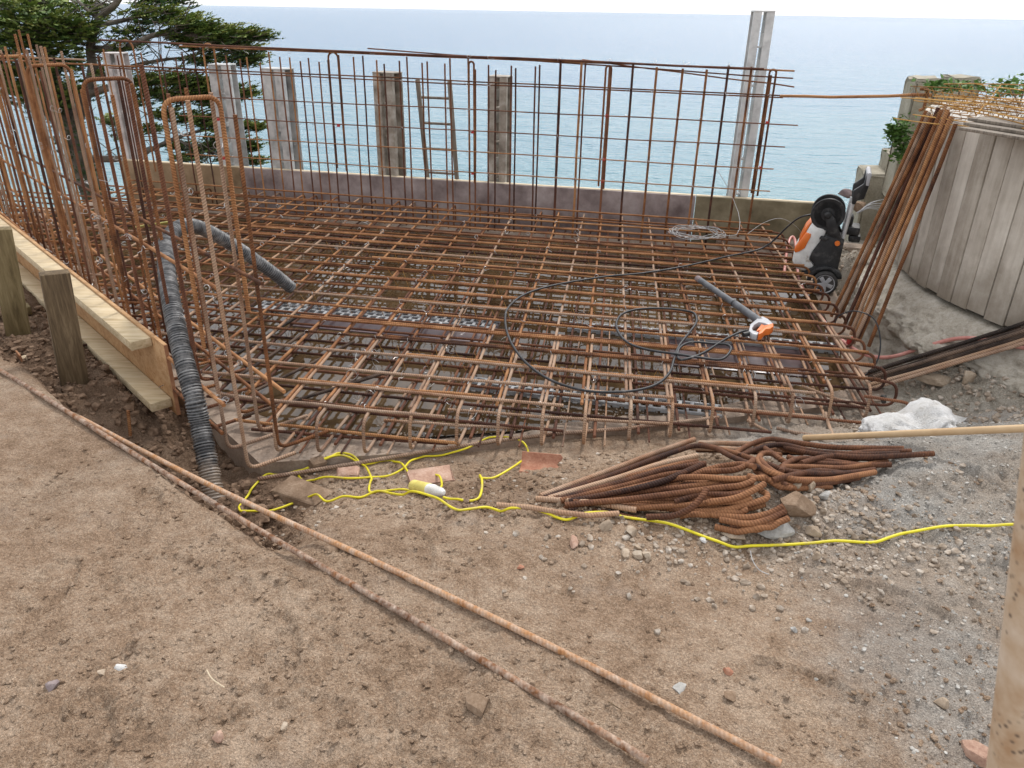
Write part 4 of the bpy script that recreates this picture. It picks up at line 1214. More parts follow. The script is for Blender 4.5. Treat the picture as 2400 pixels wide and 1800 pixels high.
def m_stone(name, a, b, c):
    N = NT(name)
    f = N.math('ADD', N.math('MULTIPLY', N.noise(16, 5, .7), .7), N.math('MULTIPLY', N.noise(120, 3, .7), .35))
    col = N.ramp(f, [(.36, a), (.53, b), (.72, c)])
    return N.done(col, .92, N.bump(f, .7, .006), .15)
MAT['st_grey'] = m_stone('grey_stone', (.20, .19, .175), (.36, .345, .32), (.50, .485, .455))
MAT['st_tan'] = m_stone('tan_stone', (.22, .165, .115), (.36, .28, .205), (.50, .42, .33))
MAT['st_brown'] = m_stone('clay_clod', (.125, .082, .052), (.22, .15, .10), (.33, .245, .175))
MAT['st_pink'] = m_stone('pink_stone', (.28, .16, .115), (.42, .27, .20), (.54, .39, .31))
MAT['st_white'] = m_stone('white_stone', (.42, .41, .39), (.58, .57, .55), (.70, .69, .67))
MAT['st_purple'] = m_stone('purple_stone', (.14, .11, .11), (.24, .19, .185), (.36, .31, .30))
MAT['brick'] = m_stone('brick_red', (.24, .10, .065), (.38, .18, .115), (.48, .29, .20))
STN = [  # position, half sizes, material, label
 ((0.864,2.087,0.009), (.085,.045,.048), 'st_grey', 'largest grey rock under the end of the bent bar pile'),
 ((0.74,2.063,0.004), (.055,.035,.024), 'st_tan', 'flat tan stone touching the yellow cable below the pile'),
 ((1.004,2.081,0.005), (.036,.03,.026), 'st_tan', 'pale stone right of the largest grey rock'),
 ((0.977,2.243,0.069), (.055,.045,.045), 'st_tan', 'pale blocky stone on top of the soil clump by the pile'),
 ((1.036,2.259,0.06), (.036,.03,.036), 'st_tan', 'pointed pale stone leaning on the soil clump'),
 ((0.957,2.155,0.05), (.085,.06,.055), 'st_brown', 'large brown soil clump at the right end of the bent bar pile'),
 ((1.082,2.219,0.059), (.024,.02,.022), 'st_grey', 'rounded grey pebble right of the soil clump'),
 ((0.321,2.094,0.005), (.026,.022,.024), 'st_tan', 'yellowish stone under the cable left of the pile'),
 ((0.402,2.076,0.004), (.030,.024,.022), 'st_tan', 'second pale stone under the cable below the pile'),
 ((0.446,2.092,-0.01), (.019,.017,.017), 'st_brown', 'small brown stone beside the second pale stone'),
 ((0.37,1.962,-0.003), (.031,.024,.022), 'st_tan', 'left stone of the row of three below the cable'),
 ((0.407,1.96,-0.007), (.024,.021,.022), 'st_tan', 'middle stone of the row of three below the cable'),
 ((0.44,1.964,-0.01), (.021,.018,.019), 'st_tan', 'right stone of the row of three below the cable'),
 ((0.414,1.997,-0.004), (.017,.016,.015), 'st_tan', 'small stone behind the row of three'),
 ((0.207,2.01,0.009), (.018,.036,.016), 'st_pink', 'long reddish stone in the soil below the cable'),
 ((0.035,1.874,0.013), (.016,.013,.011), 'brick', 'small orange brick chip in the middle foreground'),
 ((-0.674,1.255,-0.004), (.0175,.0165,.019), 'st_pink', 'pink stone in the bottom left foreground'),
 ((-0.529,1.291,-0.001), (.016,.014,.013), 'st_tan', 'tan stone right of the pink stone'),
 ((-0.072,1.348,0.018), (.046,.042,.024), 'st_brown', 'large flat brown stone sunk in the centre foreground'),
 ((-1.144,1.398,-0.001), (.025,.019,.017), 'st_purple', 'dark purple stone at the lower left'),
 ((-1.04,1.443,-0.001), (.013,.012,.014), 'st_tan', 'small ochre stone right of the purple stone'),
 ((-1.003,1.465,0.0), (.022,.013,.008), 'st_white', 'flat white stone at the lower left'),
 ((-0.562,1.977,-0.01), (.040,.032,.014), 'st_brown', 'flat brown stone beside the farther foreground bar'),
 ((2.305,3.764,-0.233), (.155,.055,.042), 'st_tan', 'long flat tan stone below the dark bar bundle'),
 ((2.388,3.66,-0.161), (.042,.045,.062), 'st_tan', 'upright rounded stone at the end of the long flat stone'),
 ((1.111,1.26,-0.022), (.05,.04,.034), 'st_pink', 'reddish rock in the bottom right corner by the pole'),
 ((0.805,1.652,-0.008), (.013,.012,.010), 'st_grey', 'small grey pebble on the sandy soil right of the bars'),
 ((0.566,1.418,-0.016), (.024,.020,.012), 'st_brown', 'brown clod right of the farther foreground bar'),
 ((0.582,1.498,-0.013), (.016,.014,.012), 'brick', 'small red stone right of the farther foreground bar'),
 ((0.969,1.951,0.008), (.018,.02,.024), 'st_tan', 'tan stone at the foot of the rubble below the cable'),
 ((1.095,1.398,-0.011), (.022,.018,.018), 'st_tan', 'tan stone in the sandy lower right'),
 ((0.441,1.438,-0.011), (.030,.026,.010), 'st_grey', 'flat greenish grey stone beside the farther foreground bar'),
 ((0.632,2.041,0.001), (.014,.018,.010), 'st_white', 'white chip of stone below the cable'),
]
for k, (p, sz_, mt, lab) in enumerate(STN):
    v, f = rocks[k % len(rocks)]
    M = np.array(Matrix.Rotation(random.uniform(0, 6.28) if max(sz_) < 1.5 * min(sz_) else random.uniform(-.3, .3), 3, 'Z'))
    q = (v * np.array(sz_)) @ M.T + np.array(p) + np.array([0, 0, sz_[2] * .45])
    o = np_obj('stone', q, f, MAT[mt], None, True); o.data.set_sharp_from_angle(angle=R(17))
    tag(o, lab, 'stone')
# bricks and tile shards on the slope
for p, sz_, rz, tilt, lab in [((-0.714,2.875,-0.322), (.095,.075,.05), .15, .12, 'broken brick beside the yellow cable near the slab corner'),
                         ((-0.343,2.809,-0.282), (.19,.11,.025), .3, .1, 'flat reddish slab piece right of the broken brick'),
                         ((-0.878,2.723,-0.313), (.24,.13,.03), -.5, .08, 'flat earthy slab piece left of the connector'),
                         ((-0.875,2.976,-0.322), (.07,.05,.035), .6, .2, 'grey stone fragment at the slab front corner')]:
    g = box_geo(Vector(p) + Vector((0, 0, .012)), sz_, Matrix.Rotation(rz, 3, 'Z') @ Matrix.Rotation(tilt, 3, 'X'), .008)
    o = mesh_obj('brick_piece', *g, MAT['st_pink'] if 'brick' in lab else MAT['st_brown'], None, True, None, 40)
    sub = [Vector((random.uniform(-.006, .006), random.uniform(-.006, .006), random.uniform(-.004, .004))) for _ in o.data.vertices]
    for vv, s_ in zip(o.data.vertices, sub): vv.co += s_
    tag(o, lab, 'brick')
# curved clay tile
tp = Vector((0.129,2.89,-0.265))
tv, tf = [], []
nu, nv_ = 12, 8
Mt = Matrix.Translation(tp + Vector((0, 0, .035))) @ Matrix.Rotation(R(-8), 4, 'Z') @ Matrix.Rotation(R(28), 4, 'X')
for side in (0, 1):
    for i in range(nv_ + 1):
        for j in range(nu + 1):
            a_ = R(-70 + 110 * j / nu); rr_ = .085 - side * .011
            edge_ = .012 * math.sin(j * 1.3) if i == nv_ else 0
            tv.append(Mt @ Vector((-.085 + .17 * i / nv_ + edge_, rr_ * math.sin(a_), .05 - rr_ * math.cos(a_))))
W_ = nu + 1; H_ = (nv_ + 1) * W_
for i in range(nv_):
    for j in range(nu):
        a_ = i * W_ + j
        tf.append((a_, a_ + 1, a_ + W_ + 1, a_ + W_)); tf.append((H_ + a_, H_ + a_ + W_, H_ + a_ + W_ + 1, H_ + a_ + 1))
for i in range(nv_):
    tf.append((i * W_, (i + 1) * W_, H_ + (i + 1) * W_, H_ + i * W_)); a_ = i * W_ + nu
    tf.append((a_, H_ + a_, H_ + a_ + W_, a_ + W_))
for j in range(nu):
    tf.append((j, H_ + j, H_ + j + 1, j + 1)); a_ = nv_ * W_ + j
    tf.append((a_, a_ + 1, H_ + a_ + 1, H_ + a_))
tag(mesh_obj('clay_tile', tv, tf, MAT['brick'], None, True, None, 50), 'broken curved red clay tile lying left of the bent bar pile', 'tile')

# loose gravel, uncountable
def scatter(name, n_, fx, smin, smax, mat, sq=.7, seed=1, power=2.5):
    r_ = np.random.default_rng(seed)
    P = fx(r_, n_); P = P[: n_]
    z = gz(P[:, 0], P[:, 1])
    vs_, fs_ = [], []; off = 0
    for k in range(len(P)):
        v, f = low[k % len(low)]
        s_ = smin + (smax - smin) * r_.random() ** power
        a_ = r_.random() * 6.28; c_, s2 = math.cos(a_), math.sin(a_)
        sc = s_ * np.array([r_.uniform(.8, 1.3), r_.uniform(.7, 1.1), r_.uniform(.5, .9) * sq / .7])
        q = v * sc
        q = np.column_stack([q[:, 0] * c_ - q[:, 1] * s2, q[:, 0] * s2 + q[:, 1] * c_, q[:, 2]])
        vs_.append(q + np.array([P[k, 0], P[k, 1], z[k] + s_ * .12])); fs_.append(f + off); off += len(v)
    o = np_obj(name, np.concatenate(vs_), np.concatenate(fs_), mat, None, False)
    return tag(o, kind='stuff')
def m_gravel(name, a, b, c, sc=35):
    N = NT(name)
    f = N.math('ADD', N.math('MULTIPLY', N.noise(sc, 1, .5), .9), N.math('MULTIPLY', N.noise(150, 3, .7), .2))
    col = N.ramp(f, [(.34, a), (.55, b), (.76, c)])
    return N.done(col, .92, N.bump(N.noise(200, 3), .5, .003), .15)
MAT['gv_brown'] = m_gravel('brown_clods', (.115, .072, .045), (.215, .145, .098), (.37, .275, .20))
MAT['gv_mix'] = m_gravel('mixed_gravel', (.17, .125, .088), (.33, .265, .205), (.52, .465, .40))
MAT['gv_grey'] = m_gravel('grey_gravel', (.20, .185, .165), (.37, .345, .31), (.54, .52, .48))
MAT['gv_dark'] = m_gravel('dark_clods', (.10, .062, .04), (.19, .124, .082), (.29, .20, .138))
def fx_fg(r_, n_):
    P = np.column_stack([r_.uniform(-1.7, 1.7, n_ * 3), r_.uniform(.75, 2.6, n_ * 3)])
    w = S(-.12, .14, fbm(P[:, 0], P[:, 1], 1.7, 3, 62)) * .9 + .12
    return P[r_.random(len(P)) < w]
scatter('soil_clods', 8000, fx_fg, .0022, .0125, MAT['soil'], .6, 1, 3.4)
def fx_rub(r_, n_):
    P = np.column_stack([r_.normal(.95, .36, n_ * 3), r_.normal(2.08, .16, n_ * 3)]); return P[(P[:, 1] < 2.5)]
scatter('rubble_gravel', 2200, fx_rub, .003, .016, MAT['gv_mix'], .8, 2, 2.6)
def fx_slope(r_, n_):
    P = np.column_stack([r_.uniform(-.95, 1.3, n_ * 3), r_.uniform(2.2, 3.05, n_ * 3)]); return P
scatter('slope_gravel', 3600, fx_slope, .0025, .018, MAT['soil'], .7, 3, 3.6)
scatter('slope_chips', 700, fx_slope, .0025, .013, MAT['gv_mix'], .7, 13, 3.0)
def fx_sand(r_, n_):
    P = np.column_stack([r_.uniform(.7, 3.0, n_ * 4), r_.uniform(1.1, 3.0, n_ * 4)])
    w = zones(P[:, 0], P[:, 1])[0]; return P[r_.random(len(P)) < w * .9]
scatter('sand_grit', 7500, fx_sand, .0018, .0085, MAT['gv_grey'], .7, 4, 3.0)
def fx_tr(r_, n_):
    P = np.column_stack([r_.uniform(-3.4, -.95, n_ * 5), r_.uniform(2.1, 4.6, n_ * 5)])
    w = zones(P[:, 0], P[:, 1])[1]; s_, t_ = wall_st(P[:, 0], P[:, 1])
    return P[(r_.random(len(P)) < w) & (s_ > .02)]
scatter('trench_clods', 2600, fx_tr, .004, .032, MAT['gv_dark'], .8, 5, 2.6)
def fx_right(r_, n_):
    P = np.column_stack([r_.uniform(1.6, 3.0, n_ * 3), r_.uniform(3.0, 6.6, n_ * 3)])
    rt = np.hypot(P[:, 0] - 4.4, P[:, 1] - 4.6) - 1.87
    s_, t_ = wall_st(P[:, 0], P[:, 1])
    ok = (rt > .05) & ((P[:, 0] - .12 * (P[:, 1] - 3.6) > 2.12) | (P[:, 1] < 3.55))
    return P[ok]
scatter('bank_rubble', 2600, fx_right, .004, .024, MAT['gv_mix'], .8, 6, 3.0)
def fx_slab(r_, n_):
    P = np.column_stack([r_.uniform(-1.1, 2.1, n_ * 3), r_.uniform(2.98, 3.9, n_ * 3)])
    d = poly_dist(P[:, 0], P[:, 1], slab_poly); return P[inside(P[:, 0], P[:, 1], slab_poly) & (d < .3)]
_gz = gz
gz = lambda x, y: np.full(np.shape(x), -.302)
scatter('slab_grit', 900, fx_slab, .002, .010, MAT['gv_mix'], .7, 7, 3.0)
gz = _gz

# ---------------------------------------------------------------- round planter wall at the right
TC = Vector((4.4, 4.6, 0)); TR = 1.87
N_ = NT('weathered_wall_staves')
mp_ = N_.n.new('ShaderNodeMapping'); mp_.inputs['Scale'].default_value = (1, 1, .1); N_.L(N_.tc.outputs['Object'], mp_.inputs[0])
g_ = N_.noise(22, 5, .65, vec=mp_.outputs[0]); g2_ = N_.noise(5, 5, .65); sp_ = N_.noise(150, 2, .6)
f_ = N_.math('ADD', N_.math('ADD', N_.math('MULTIPLY', g_, .45), N_.math('MULTIPLY', g2_, .45)), N_.math('MULTIPLY', N_.math('SUBTRACT', N_.rand(), .5), .34))
c_ = N_.ramp(f_, [(.22, (.26, .22, .175)), (.44, (.47, .42, .355)), (.66, (.66, .61, .535))])
c_ = N_.mix(N_.ramp(sp_, [(.66, 0.0), (.74, .5)]), c_, (.60, .58, .54))
zlow = N_.ramp(N_.math('ADD', N_.sep(N_.tc.outputs['Object'])[2], N_.math('MULTIPLY', N_.math('SUBTRACT', g2_, .5), .5)), [(.0, .75), (.38, 0.0)])
c_ = N_.mix(zlow, c_, (.20, .165, .125))                        # splashed mud at the foot
MAT['stave'] = N_.done(c_, .9, N_.bump(f_, .5, .004), .2)
tower = empty('round_wall', (TC.x, TC.y, .05), 'round wall of weathered grey vertical boards on the right bank', 'wall')
nst = 92
for k in range(nst):
    a_ = 2 * math.pi * k / nst
    if math.cos(a_ - R(-45)) > .55 and False: continue
    wd = 2 * math.pi * TR / nst - .007
    zb_ = .055 + .007 * math.sin(k * 2.3) ; zt_ = 1.0 + .006 * math.sin(k * 5.1)
    rr_ = TR - .014 + random.uniform(-.004, .004)
    M = Matrix.Translation(TC + Vector((math.cos(a_) * rr_, math.sin(a_) * rr_, (zb_ + zt_) / 2))) @ Matrix.Rotation(a_, 4, 'Z')
    g = box_geo(M.translation, (.028, wd, zt_ - zb_), M.to_3x3(), .0025)
    child(mesh_obj('stave', *g, MAT['stave'], None, True, None, 40), tower)
MAT['core'] = m_noise('dark_wall_core', [(.3, (.10, .085, .07)), (.7, (.24, .21, .175))], 6)
lathe('core', [(TR - .05, .12), (TR - .032, .13), (TR - .032, .93), (TR - .2, .935)], Matrix.Translation(TC) @ Matrix.Rotation(R(90), 4, 'X'), MAT['core'], tower, 72)
MAT['lime'] = m_conc('rim_concrete', [(.34, (.32, .30, .26)), (.52, (.48, .45, .41)), (.72, (.60, .57, .53))])
lathe('rim', [(TR - .20, .90), (TR - .036, .90), (TR - .036, 1.005), (TR - .20, 1.0)], Matrix.Translation(TC) @ Matrix.Rotation(R(90), 4, 'X'), MAT['lime'], tower, 72)
child(mesh_obj('planting_soil', [TC + Vector((math.cos(t_) * (TR - .19), math.sin(t_) * (TR - .19), .965)) for t_ in np.linspace(0, 2 * math.pi, 48, endpoint=False)], [tuple(range(48))], MAT['st_brown'], None, False), tower)

# craggy ledge that carries the round wall
LA = np.linspace(R(118), R(292), 300); prof_ = [(-.10, .03), (.0, .025), (.06, .0), (.12, -.035), (.18, -.07), (.225, -.105), (.245, -.14), (.225, -.19), (.20, -.23), (.23, -.28), (.29, -.34), (.36, -.42)]
pp_ = np.array([(p.x, p.z) for p in spline([Vector((a_, 0, b_)) for a_, b_ in prof_], 5)])
lv = []
ul = np.cumsum(np.r_[0, np.hypot(np.diff(pp_[:, 0]), np.diff(pp_[:, 1]))])
AA, UU = np.meshgrid(LA * 2.2, ul, indexing='ij')
big_ = fbm(AA, UU * .8, 2.1, 4, 91, .55); mid_ = np.abs(fbm(AA, UU, 7, 5, 92, .62)); lay_ = fbm(AA * .35, UU, 14, 3, 93, .6); fin_ = fbm(AA, UU, 38, 3, 94, .6)
wt_ = S(.05, .30, UU)
RR = TR + pp_[:, 0][None, :] + wt_ * (.20 * big_ - .15 * mid_ + .07 * lay_ + .055 * fin_)
ZZ = pp_[:, 1][None, :] + S(.0, .2, UU) * (.05 * big_ + .04 * mid_ - .025 + .035 * fin_)
LVx = np.stack([TC.x + RR * np.cos(LA)[:, None], TC.y + RR * np.sin(LA)[:, None], ZZ], -1).reshape(-1, 3)
na, nu_ = len(LA), len(ul); ii = np.arange(na * nu_).reshape(na, nu_)
LQ = np.stack([ii[:-1, :-1], ii[:-1, 1:], ii[1:, 1:], ii[1:, :-1]], -1).reshape(-1, 4)
MAT['ledge'] = m_conc('rock_ledge', [(.34, (.19, .16, .12)), (.50, (.39, .345, .28)), (.70, (.56, .51, .44))], 9)
tag(np_obj('rock_ledge', LVx, LQ, MAT['ledge'], None, True), kind='structure')

# stepped concrete behind the washer
def m_oldc():
    return m_conc('old_concrete', [(.34, (.20, .175, .125)), (.52, (.34, .305, .235)), (.72, (.47, .43, .345))], 5)
MAT['oldc'] = m_oldc()
step = empty('stepped_concrete', (2.9, 6.95, -.4), 'stepped old concrete blocks at the end of the rear board behind the washer', 'concrete steps')
def rough_box(name, c, s_, mt, parent, rz=0.0, amp=.008):
    bm = bmesh.new(); bmesh.ops.create_cube(bm, size=1)
    bmesh.ops.bevel(bm, geom=list(bm.edges), offset=.05, segments=2, affect='EDGES', profile=.5)
    bmesh.ops.subdivide_edges(bm, edges=list(bm.edges), cuts=2, use_grid_fill=True)
    M = Matrix.Rotation(rz, 3, 'Z')
    vv = []
    for q in bm.verts:
        p = Vector((q.co.x * s_[0], q.co.y * s_[1], q.co.z * s_[2]))
        vv.append(Vector(c) + M @ (p + Vector((random.uniform(-amp, amp), random.uniform(-amp, amp), random.uniform(-amp, amp)))))
    bm.verts.index_update(); ff = [tuple(q.index for q in p.verts) for p in bm.faces]; bm.free()
    o = mesh_obj(name, vv, ff, MAT[mt], None, True, None, 50)
    return child(o, parent) if parent else o
q1 = Vector((3.301,7.05,0.047)); q2 = Vector((3.257,7.05,0.275))
rough_box('block', (q1.x + .10, 7.15, -.06), (.48, .5, .72), 'oldc', step, AF)
rough_box('block', (q1.x + .26, 7.18, .37), (.40, .45, .16), 'oldc', step, AF)
rough_box('block', (q1.x + .36, 7.10, .53), (.17, .4, .30), 'oldc', step, AF + .1)
rough_box('block', (q1.x + .55, 7.2, .60), (.22, .4, 1.0), 'oldc', step, AF)
u1 = Vector((3.21,6.6,1.014))
rough_box('block', (u1.x + .12, 6.75, .62), (.22, .35, .98), 'oldc', step, AF, .01)
for k, (p, sz_, lab) in enumerate([((2.964,6.95,0.12), (.10,.08,.05), 'dark broken stone on the ledge behind the washer reel'),
                             ((2.968,6.7,0.081), (.13,.1,.06), 'brown broken stone at the foot of the stepped concrete')]):
    v, f = rocks[(k + 2) % 7]; q = v * np.array(sz_) + np.array(p)
    o = np_obj('stone', q, f, MAT['st_purple'] if k == 0 else MAT['st_brown'], None, True); tag(o, lab, 'stone')

# bars leaning on the round wall
ltops = [(2181,268),(2186,270),(2193,272),(2198,270),(2203,274),(2208,272),(2213,276),(2218,274),(2222,280),(2226,276),(2231,282),(2236,280)]
LTP = [(2.438,4.857,1.035),(2.438,4.815,1.035),(2.417,4.73,1.035),(2.46,4.777,1.035),(2.416,4.651,1.035),(2.476,4.738,1.035),(2.409,4.573,1.035),(2.468,4.658,1.035),(2.402,4.498,1.035),(2.458,4.58,1.035),(2.381,4.387,1.035)]
LBP = [(2.14,4.873,-0.27),(2.151,4.825,-0.27),(2.189,4.851,-0.27),(2.158,4.695,-0.27),(2.166,4.643,-0.27),(2.146,4.547,-0.27),(2.154,4.512,-0.27),(2.142,4.442,-0.27),(2.17,4.471,-0.27),(2.104,4.4,-0.27),(2.184,4.363,-0.27)]
for k, (a, b) in enumerate(zip(LTP, LBP)):
    a, b = Vector(a), Vector(b); d = (a - b).normalized()
    tag(tube('leaning_rebar', wob(b, a + d * random.uniform(0, .07), 6, .004, .012), .0115, MAT[['rust', 'rust_dusty', 'rust', 'rust_deep'][k % 4]], None, 9),
        'thick rusty bar leaning from the pit up to the rim of the round wall' if k < 10 else 'rightmost leaning bar standing apart from the leaning bundle', 'rebar', 'bars leaning on the round wall')
# dark bundle at the right edge
DBL = [(2.005,3.909,-0.235), (2.001,3.875,-0.24), (1.984,3.862,-0.25), (1.999,3.841,-0.25), (1.996,3.877,-0.21), (2.003,3.832,-0.22), (1.987,3.802,-0.25), (1.999,3.781,-0.26)]
DBR = [(2.712,3.836,0.1), (2.682,3.786,0.1), (2.673,3.763,0.085), (2.645,3.714,0.085), (2.694,3.815,0.12), (2.627,3.703,0.12), (2.638,3.698,0.075), (2.623,3.669,0.07)]
for k, (a, b) in enumerate(zip(DBL, DBR)):
    a, b = Vector(a), Vector(b); d = (b - a)
    tag(tube('dark_rebar', wob(a - d * random.uniform(0, .06), a + d * 1.9, 6, .004, .015), .0105, MAT['rust_black'] if k < 6 else MAT['rust_dusty'], None, 9),
        'dark bar in the bundle sloping up to the right picture edge', 'rebar', 'dark bar bundle at the right')

# wire girders and boards on top of the round wall
girl = [((2128,229),(2420,262),1.08,1.13), ((2160,232),(2440,300),1.06,1.07), ((2205,222),(2420,243),1.12,1.16), ((2180,246),(2460,318),1.045,1.05), ((2240,240),(2450,290),1.09,1.10), ((2150,262),(2420,306),1.03,1.03)]
GP = [((2.541,5.33,1.08),(2.609,4.123,1.13)), ((2.651,5.366,1.06),(2.583,3.979,1.07)), ((2.579,4.997,1.12),(2.655,4.215,1.16)), ((2.622,5.154,1.045),(2.558,3.859,1.05)), ((2.637,4.916,1.09),(2.543,3.895,1.1)), ((2.404,4.853,1.03),(2.666,4.165,1.03))]
GL = ['topmost', 'second', 'rear', 'front lower', 'middle', 'lowest']
for k, (a, b) in enumerate(GP):
    a, b = Vector(a), Vector(b); d = (b - a).normalized(); sd = Vector((-d.y, d.x, 0)).normalized()
    L_ = (b - a).length + .8
    r_ = empty('wire_girder', tuple(a), '%s of the yellow-rusted thin wire girders heaped on the round wall' % GL[k], 'wire girder', 'wire girders on the round wall')
    ch = [sd * .05, sd * -.05, Vector((0, 0, .07))]
    for c in ch: tube('chord', wob(a + c, a + d * L_ + c, 5, .012, -.01), .003, MAT['rust_thin'], r_, n=5)
    g = []; n2 = int(L_ / .1)
    for i in range(n2):
        p = a + d * (L_ * (i + .5) / n2)
        g.append(tube_geo([p + ch[0], p + ch[2], p + ch[1], p + ch[0]], .0022, 4, False)[:2])
    for q in g: joined('stirrup', [q], MAT['rust_thin'], r_)
for k, (a, b, lab) in enumerate([((2.281,4.904,1.0), (2.503,4.349,1.02), 'single thin wire sticking out left over the round wall rim'), ((2.403,4.246,1.1), (2.832,4.841,1.2), 'bent thin wire standing above the girders'), ((3.482,6.381,1.1), (2.776,4.436,1.2), 'thin wire bar above the plants on the round wall')]):
    tag(tube('loose_wire', wob(a, b, 4, .01), .003, MAT['rust_thin'], None, 5), lab, 'wire')
bA, bB = Vector((2.373,4.213,1.025)), Vector((2.53,3.899,1.02))
for k in range(3):
    off_ = Vector((.05 * k, .06 * k, .017 * k + .012))
    tag(beam('plank', bA + off_, bB + off_ + (bB - bA) * .6, .20, .015, MAT['old_wood'], None, .002), ['lowest', 'middle', 'top'][k] + ' thin dark board of the stack on the round wall rim', 'board', 'boards on the round wall')
# rusty clamp on the rim
cl = empty('rusty_clamp', (3.004,6.16,1.02), 'rusty clamp holding the long tie bar on the round wall', 'clamp')
for a, b in (((2148,218),(2158,250)), ((2140,226),(2165,218))): pass
c0 = Vector((2.825,5.78,1.05))
tube('jaw', fillet([c0 + Vector((0, 0, .05)), c0 + Vector((.05, -.02, .05)), c0 + Vector((.05, -.02, -.08)), c0 + Vector((.02, -.02, -.09))], .02), .011, MAT['rust'], cl)
tube('screw', [c0 + Vector((-.05, 0, .01)), c0 + Vector((.09, 0, .01))], .012, MAT['rust'], cl)

# ---------------------------------------------------------------- plants
def m_leaf(name, a, b, c, sc=9):
    N = NT(name)
    f = N.math('ADD', N.math('MULTIPLY', N.noise(sc, 3, .6), .6), N.math('MULTIPLY', N.noise(60, 2, .6), .4))
    col = N.ramp(f, [(.36, a), (.52, b), (.70, c)])
    m_ = N.done(col, .6, None, .3)
    return m_
MAT['leaf'] = m_leaf('green_leaf', (.035, .08, .015), (.085, .17, .03), (.16, .27, .06))
MAT['cypress'] = m_leaf('cypress_needle', (.016, .036, .011), (.05, .092, .024), (.135, .185, .045), 1.9)
def m_cyp():
    N = NT('cypress_sprays')
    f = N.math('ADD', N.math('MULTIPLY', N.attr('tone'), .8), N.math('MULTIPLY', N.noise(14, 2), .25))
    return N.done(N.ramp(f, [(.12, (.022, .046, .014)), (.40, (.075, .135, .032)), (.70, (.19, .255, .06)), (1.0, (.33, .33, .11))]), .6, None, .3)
MAT['ivy'] = m_leaf('ivy_leaf', (.012, .03, .008), (.03, .065, .015), (.06, .12, .03))
MAT['bark'] = m_noise('cypress_bark', [(.3, (.055, .045, .036)), (.55, (.13, .11, .09)), (.75, (.24, .215, .18))], 7, 6, bump=.7, bscale=30, bdist=.02)
def leaf_cloud(cs, n_, size, seed, up=.3, flat=.5):
    """cs: list of (centre, radii); small pointed two-triangle leaves"""
    r_ = np.random.default_rng(seed)
    V_, F_ = [], []; off = 0
    for c, rad, w in cs:
        m_ = int(n_ * w)
        P = r_.normal(0, .5, (m_, 3)) * np.array(rad) + np.array(c)
        d = r_.normal(0, 1, (m_, 3)); d[:, 2] = np.abs(d[:, 2]) * up; d /= np.linalg.norm(d, axis=1)[:, None]
        s_ = np.cross(d, r_.normal(0, 1, (m_, 3))); s_ /= np.linalg.norm(s_, axis=1)[:, None]
        L = size * r_.uniform(.6, 1.3, m_)[:, None]
        a_ = P; b_ = P + d * L * .5 + s_ * L * .28; c2 = P + d * L; e_ = P + d * L * .5 - s_ * L * .28
        V_.append(np.stack([a_, b_, c2, e_], 1).reshape(-1, 3))
        F_.append((np.arange(m_ * 4).reshape(-1, 4)) + off); off += m_ * 4
    return np.concatenate(V_), np.concatenate(F_)
def plant(name, base, blobs, n_, size, seed, lab):
    r_ = empty(name, tuple(base), lab, 'plant')
    v, f = leaf_cloud(blobs, n_, size, seed)
    child(np_obj('foliage', v, f, MAT['leaf']), r_)
    for c, rad, w in blobs: tube('stem', spline([Vector(base), (Vector(base) + Vector(c)) / 2 + Vector((jit(.03), jit(.03), .02)), Vector(c) + Vector((0, 0, rad[2] * .5))], 4), .006, MAT['bark'], r_, 5)
    return r_
c0 = Vector((3.023,6.35,0.727))
plant('wall_bush', c0 + Vector((.12, .05, -.12)), [(c0, (.085, .07, .10), 1), (c0 + Vector((.05, 0, -.12)), (.06, .06, .08), .5), (c0 + Vector((-.05, 0, .0)), (.05, .05, .05), .4)], 330, .042, 3, 'leafy green bush growing from the left flank of the round wall')
for k, (pp, lab) in enumerate([((3.191,6.298,1.05), 'fern-like green plant behind the clamp on the round wall'), ((3.367,6.227,1.05), 'tallest green plant in the middle of the round wall top'), ((3.402,5.911,1.05), 'green plant behind the wire girders on the round wall'), ((3.341,5.437,1.12), 'green leafy plant at the right picture edge on the round wall')]):
    c0 = Vector(pp)
    plant('planter_plant', c0 + Vector((0, 0, -.09)), [(c0 + Vector((jit(.15), jit(.1), .03)), (.16, .14, .045), 1), (c0 + Vector((jit(.15), jit(.1), .03)), (.10, .10, .04), .6)], 110, .042, 20 + k, lab)

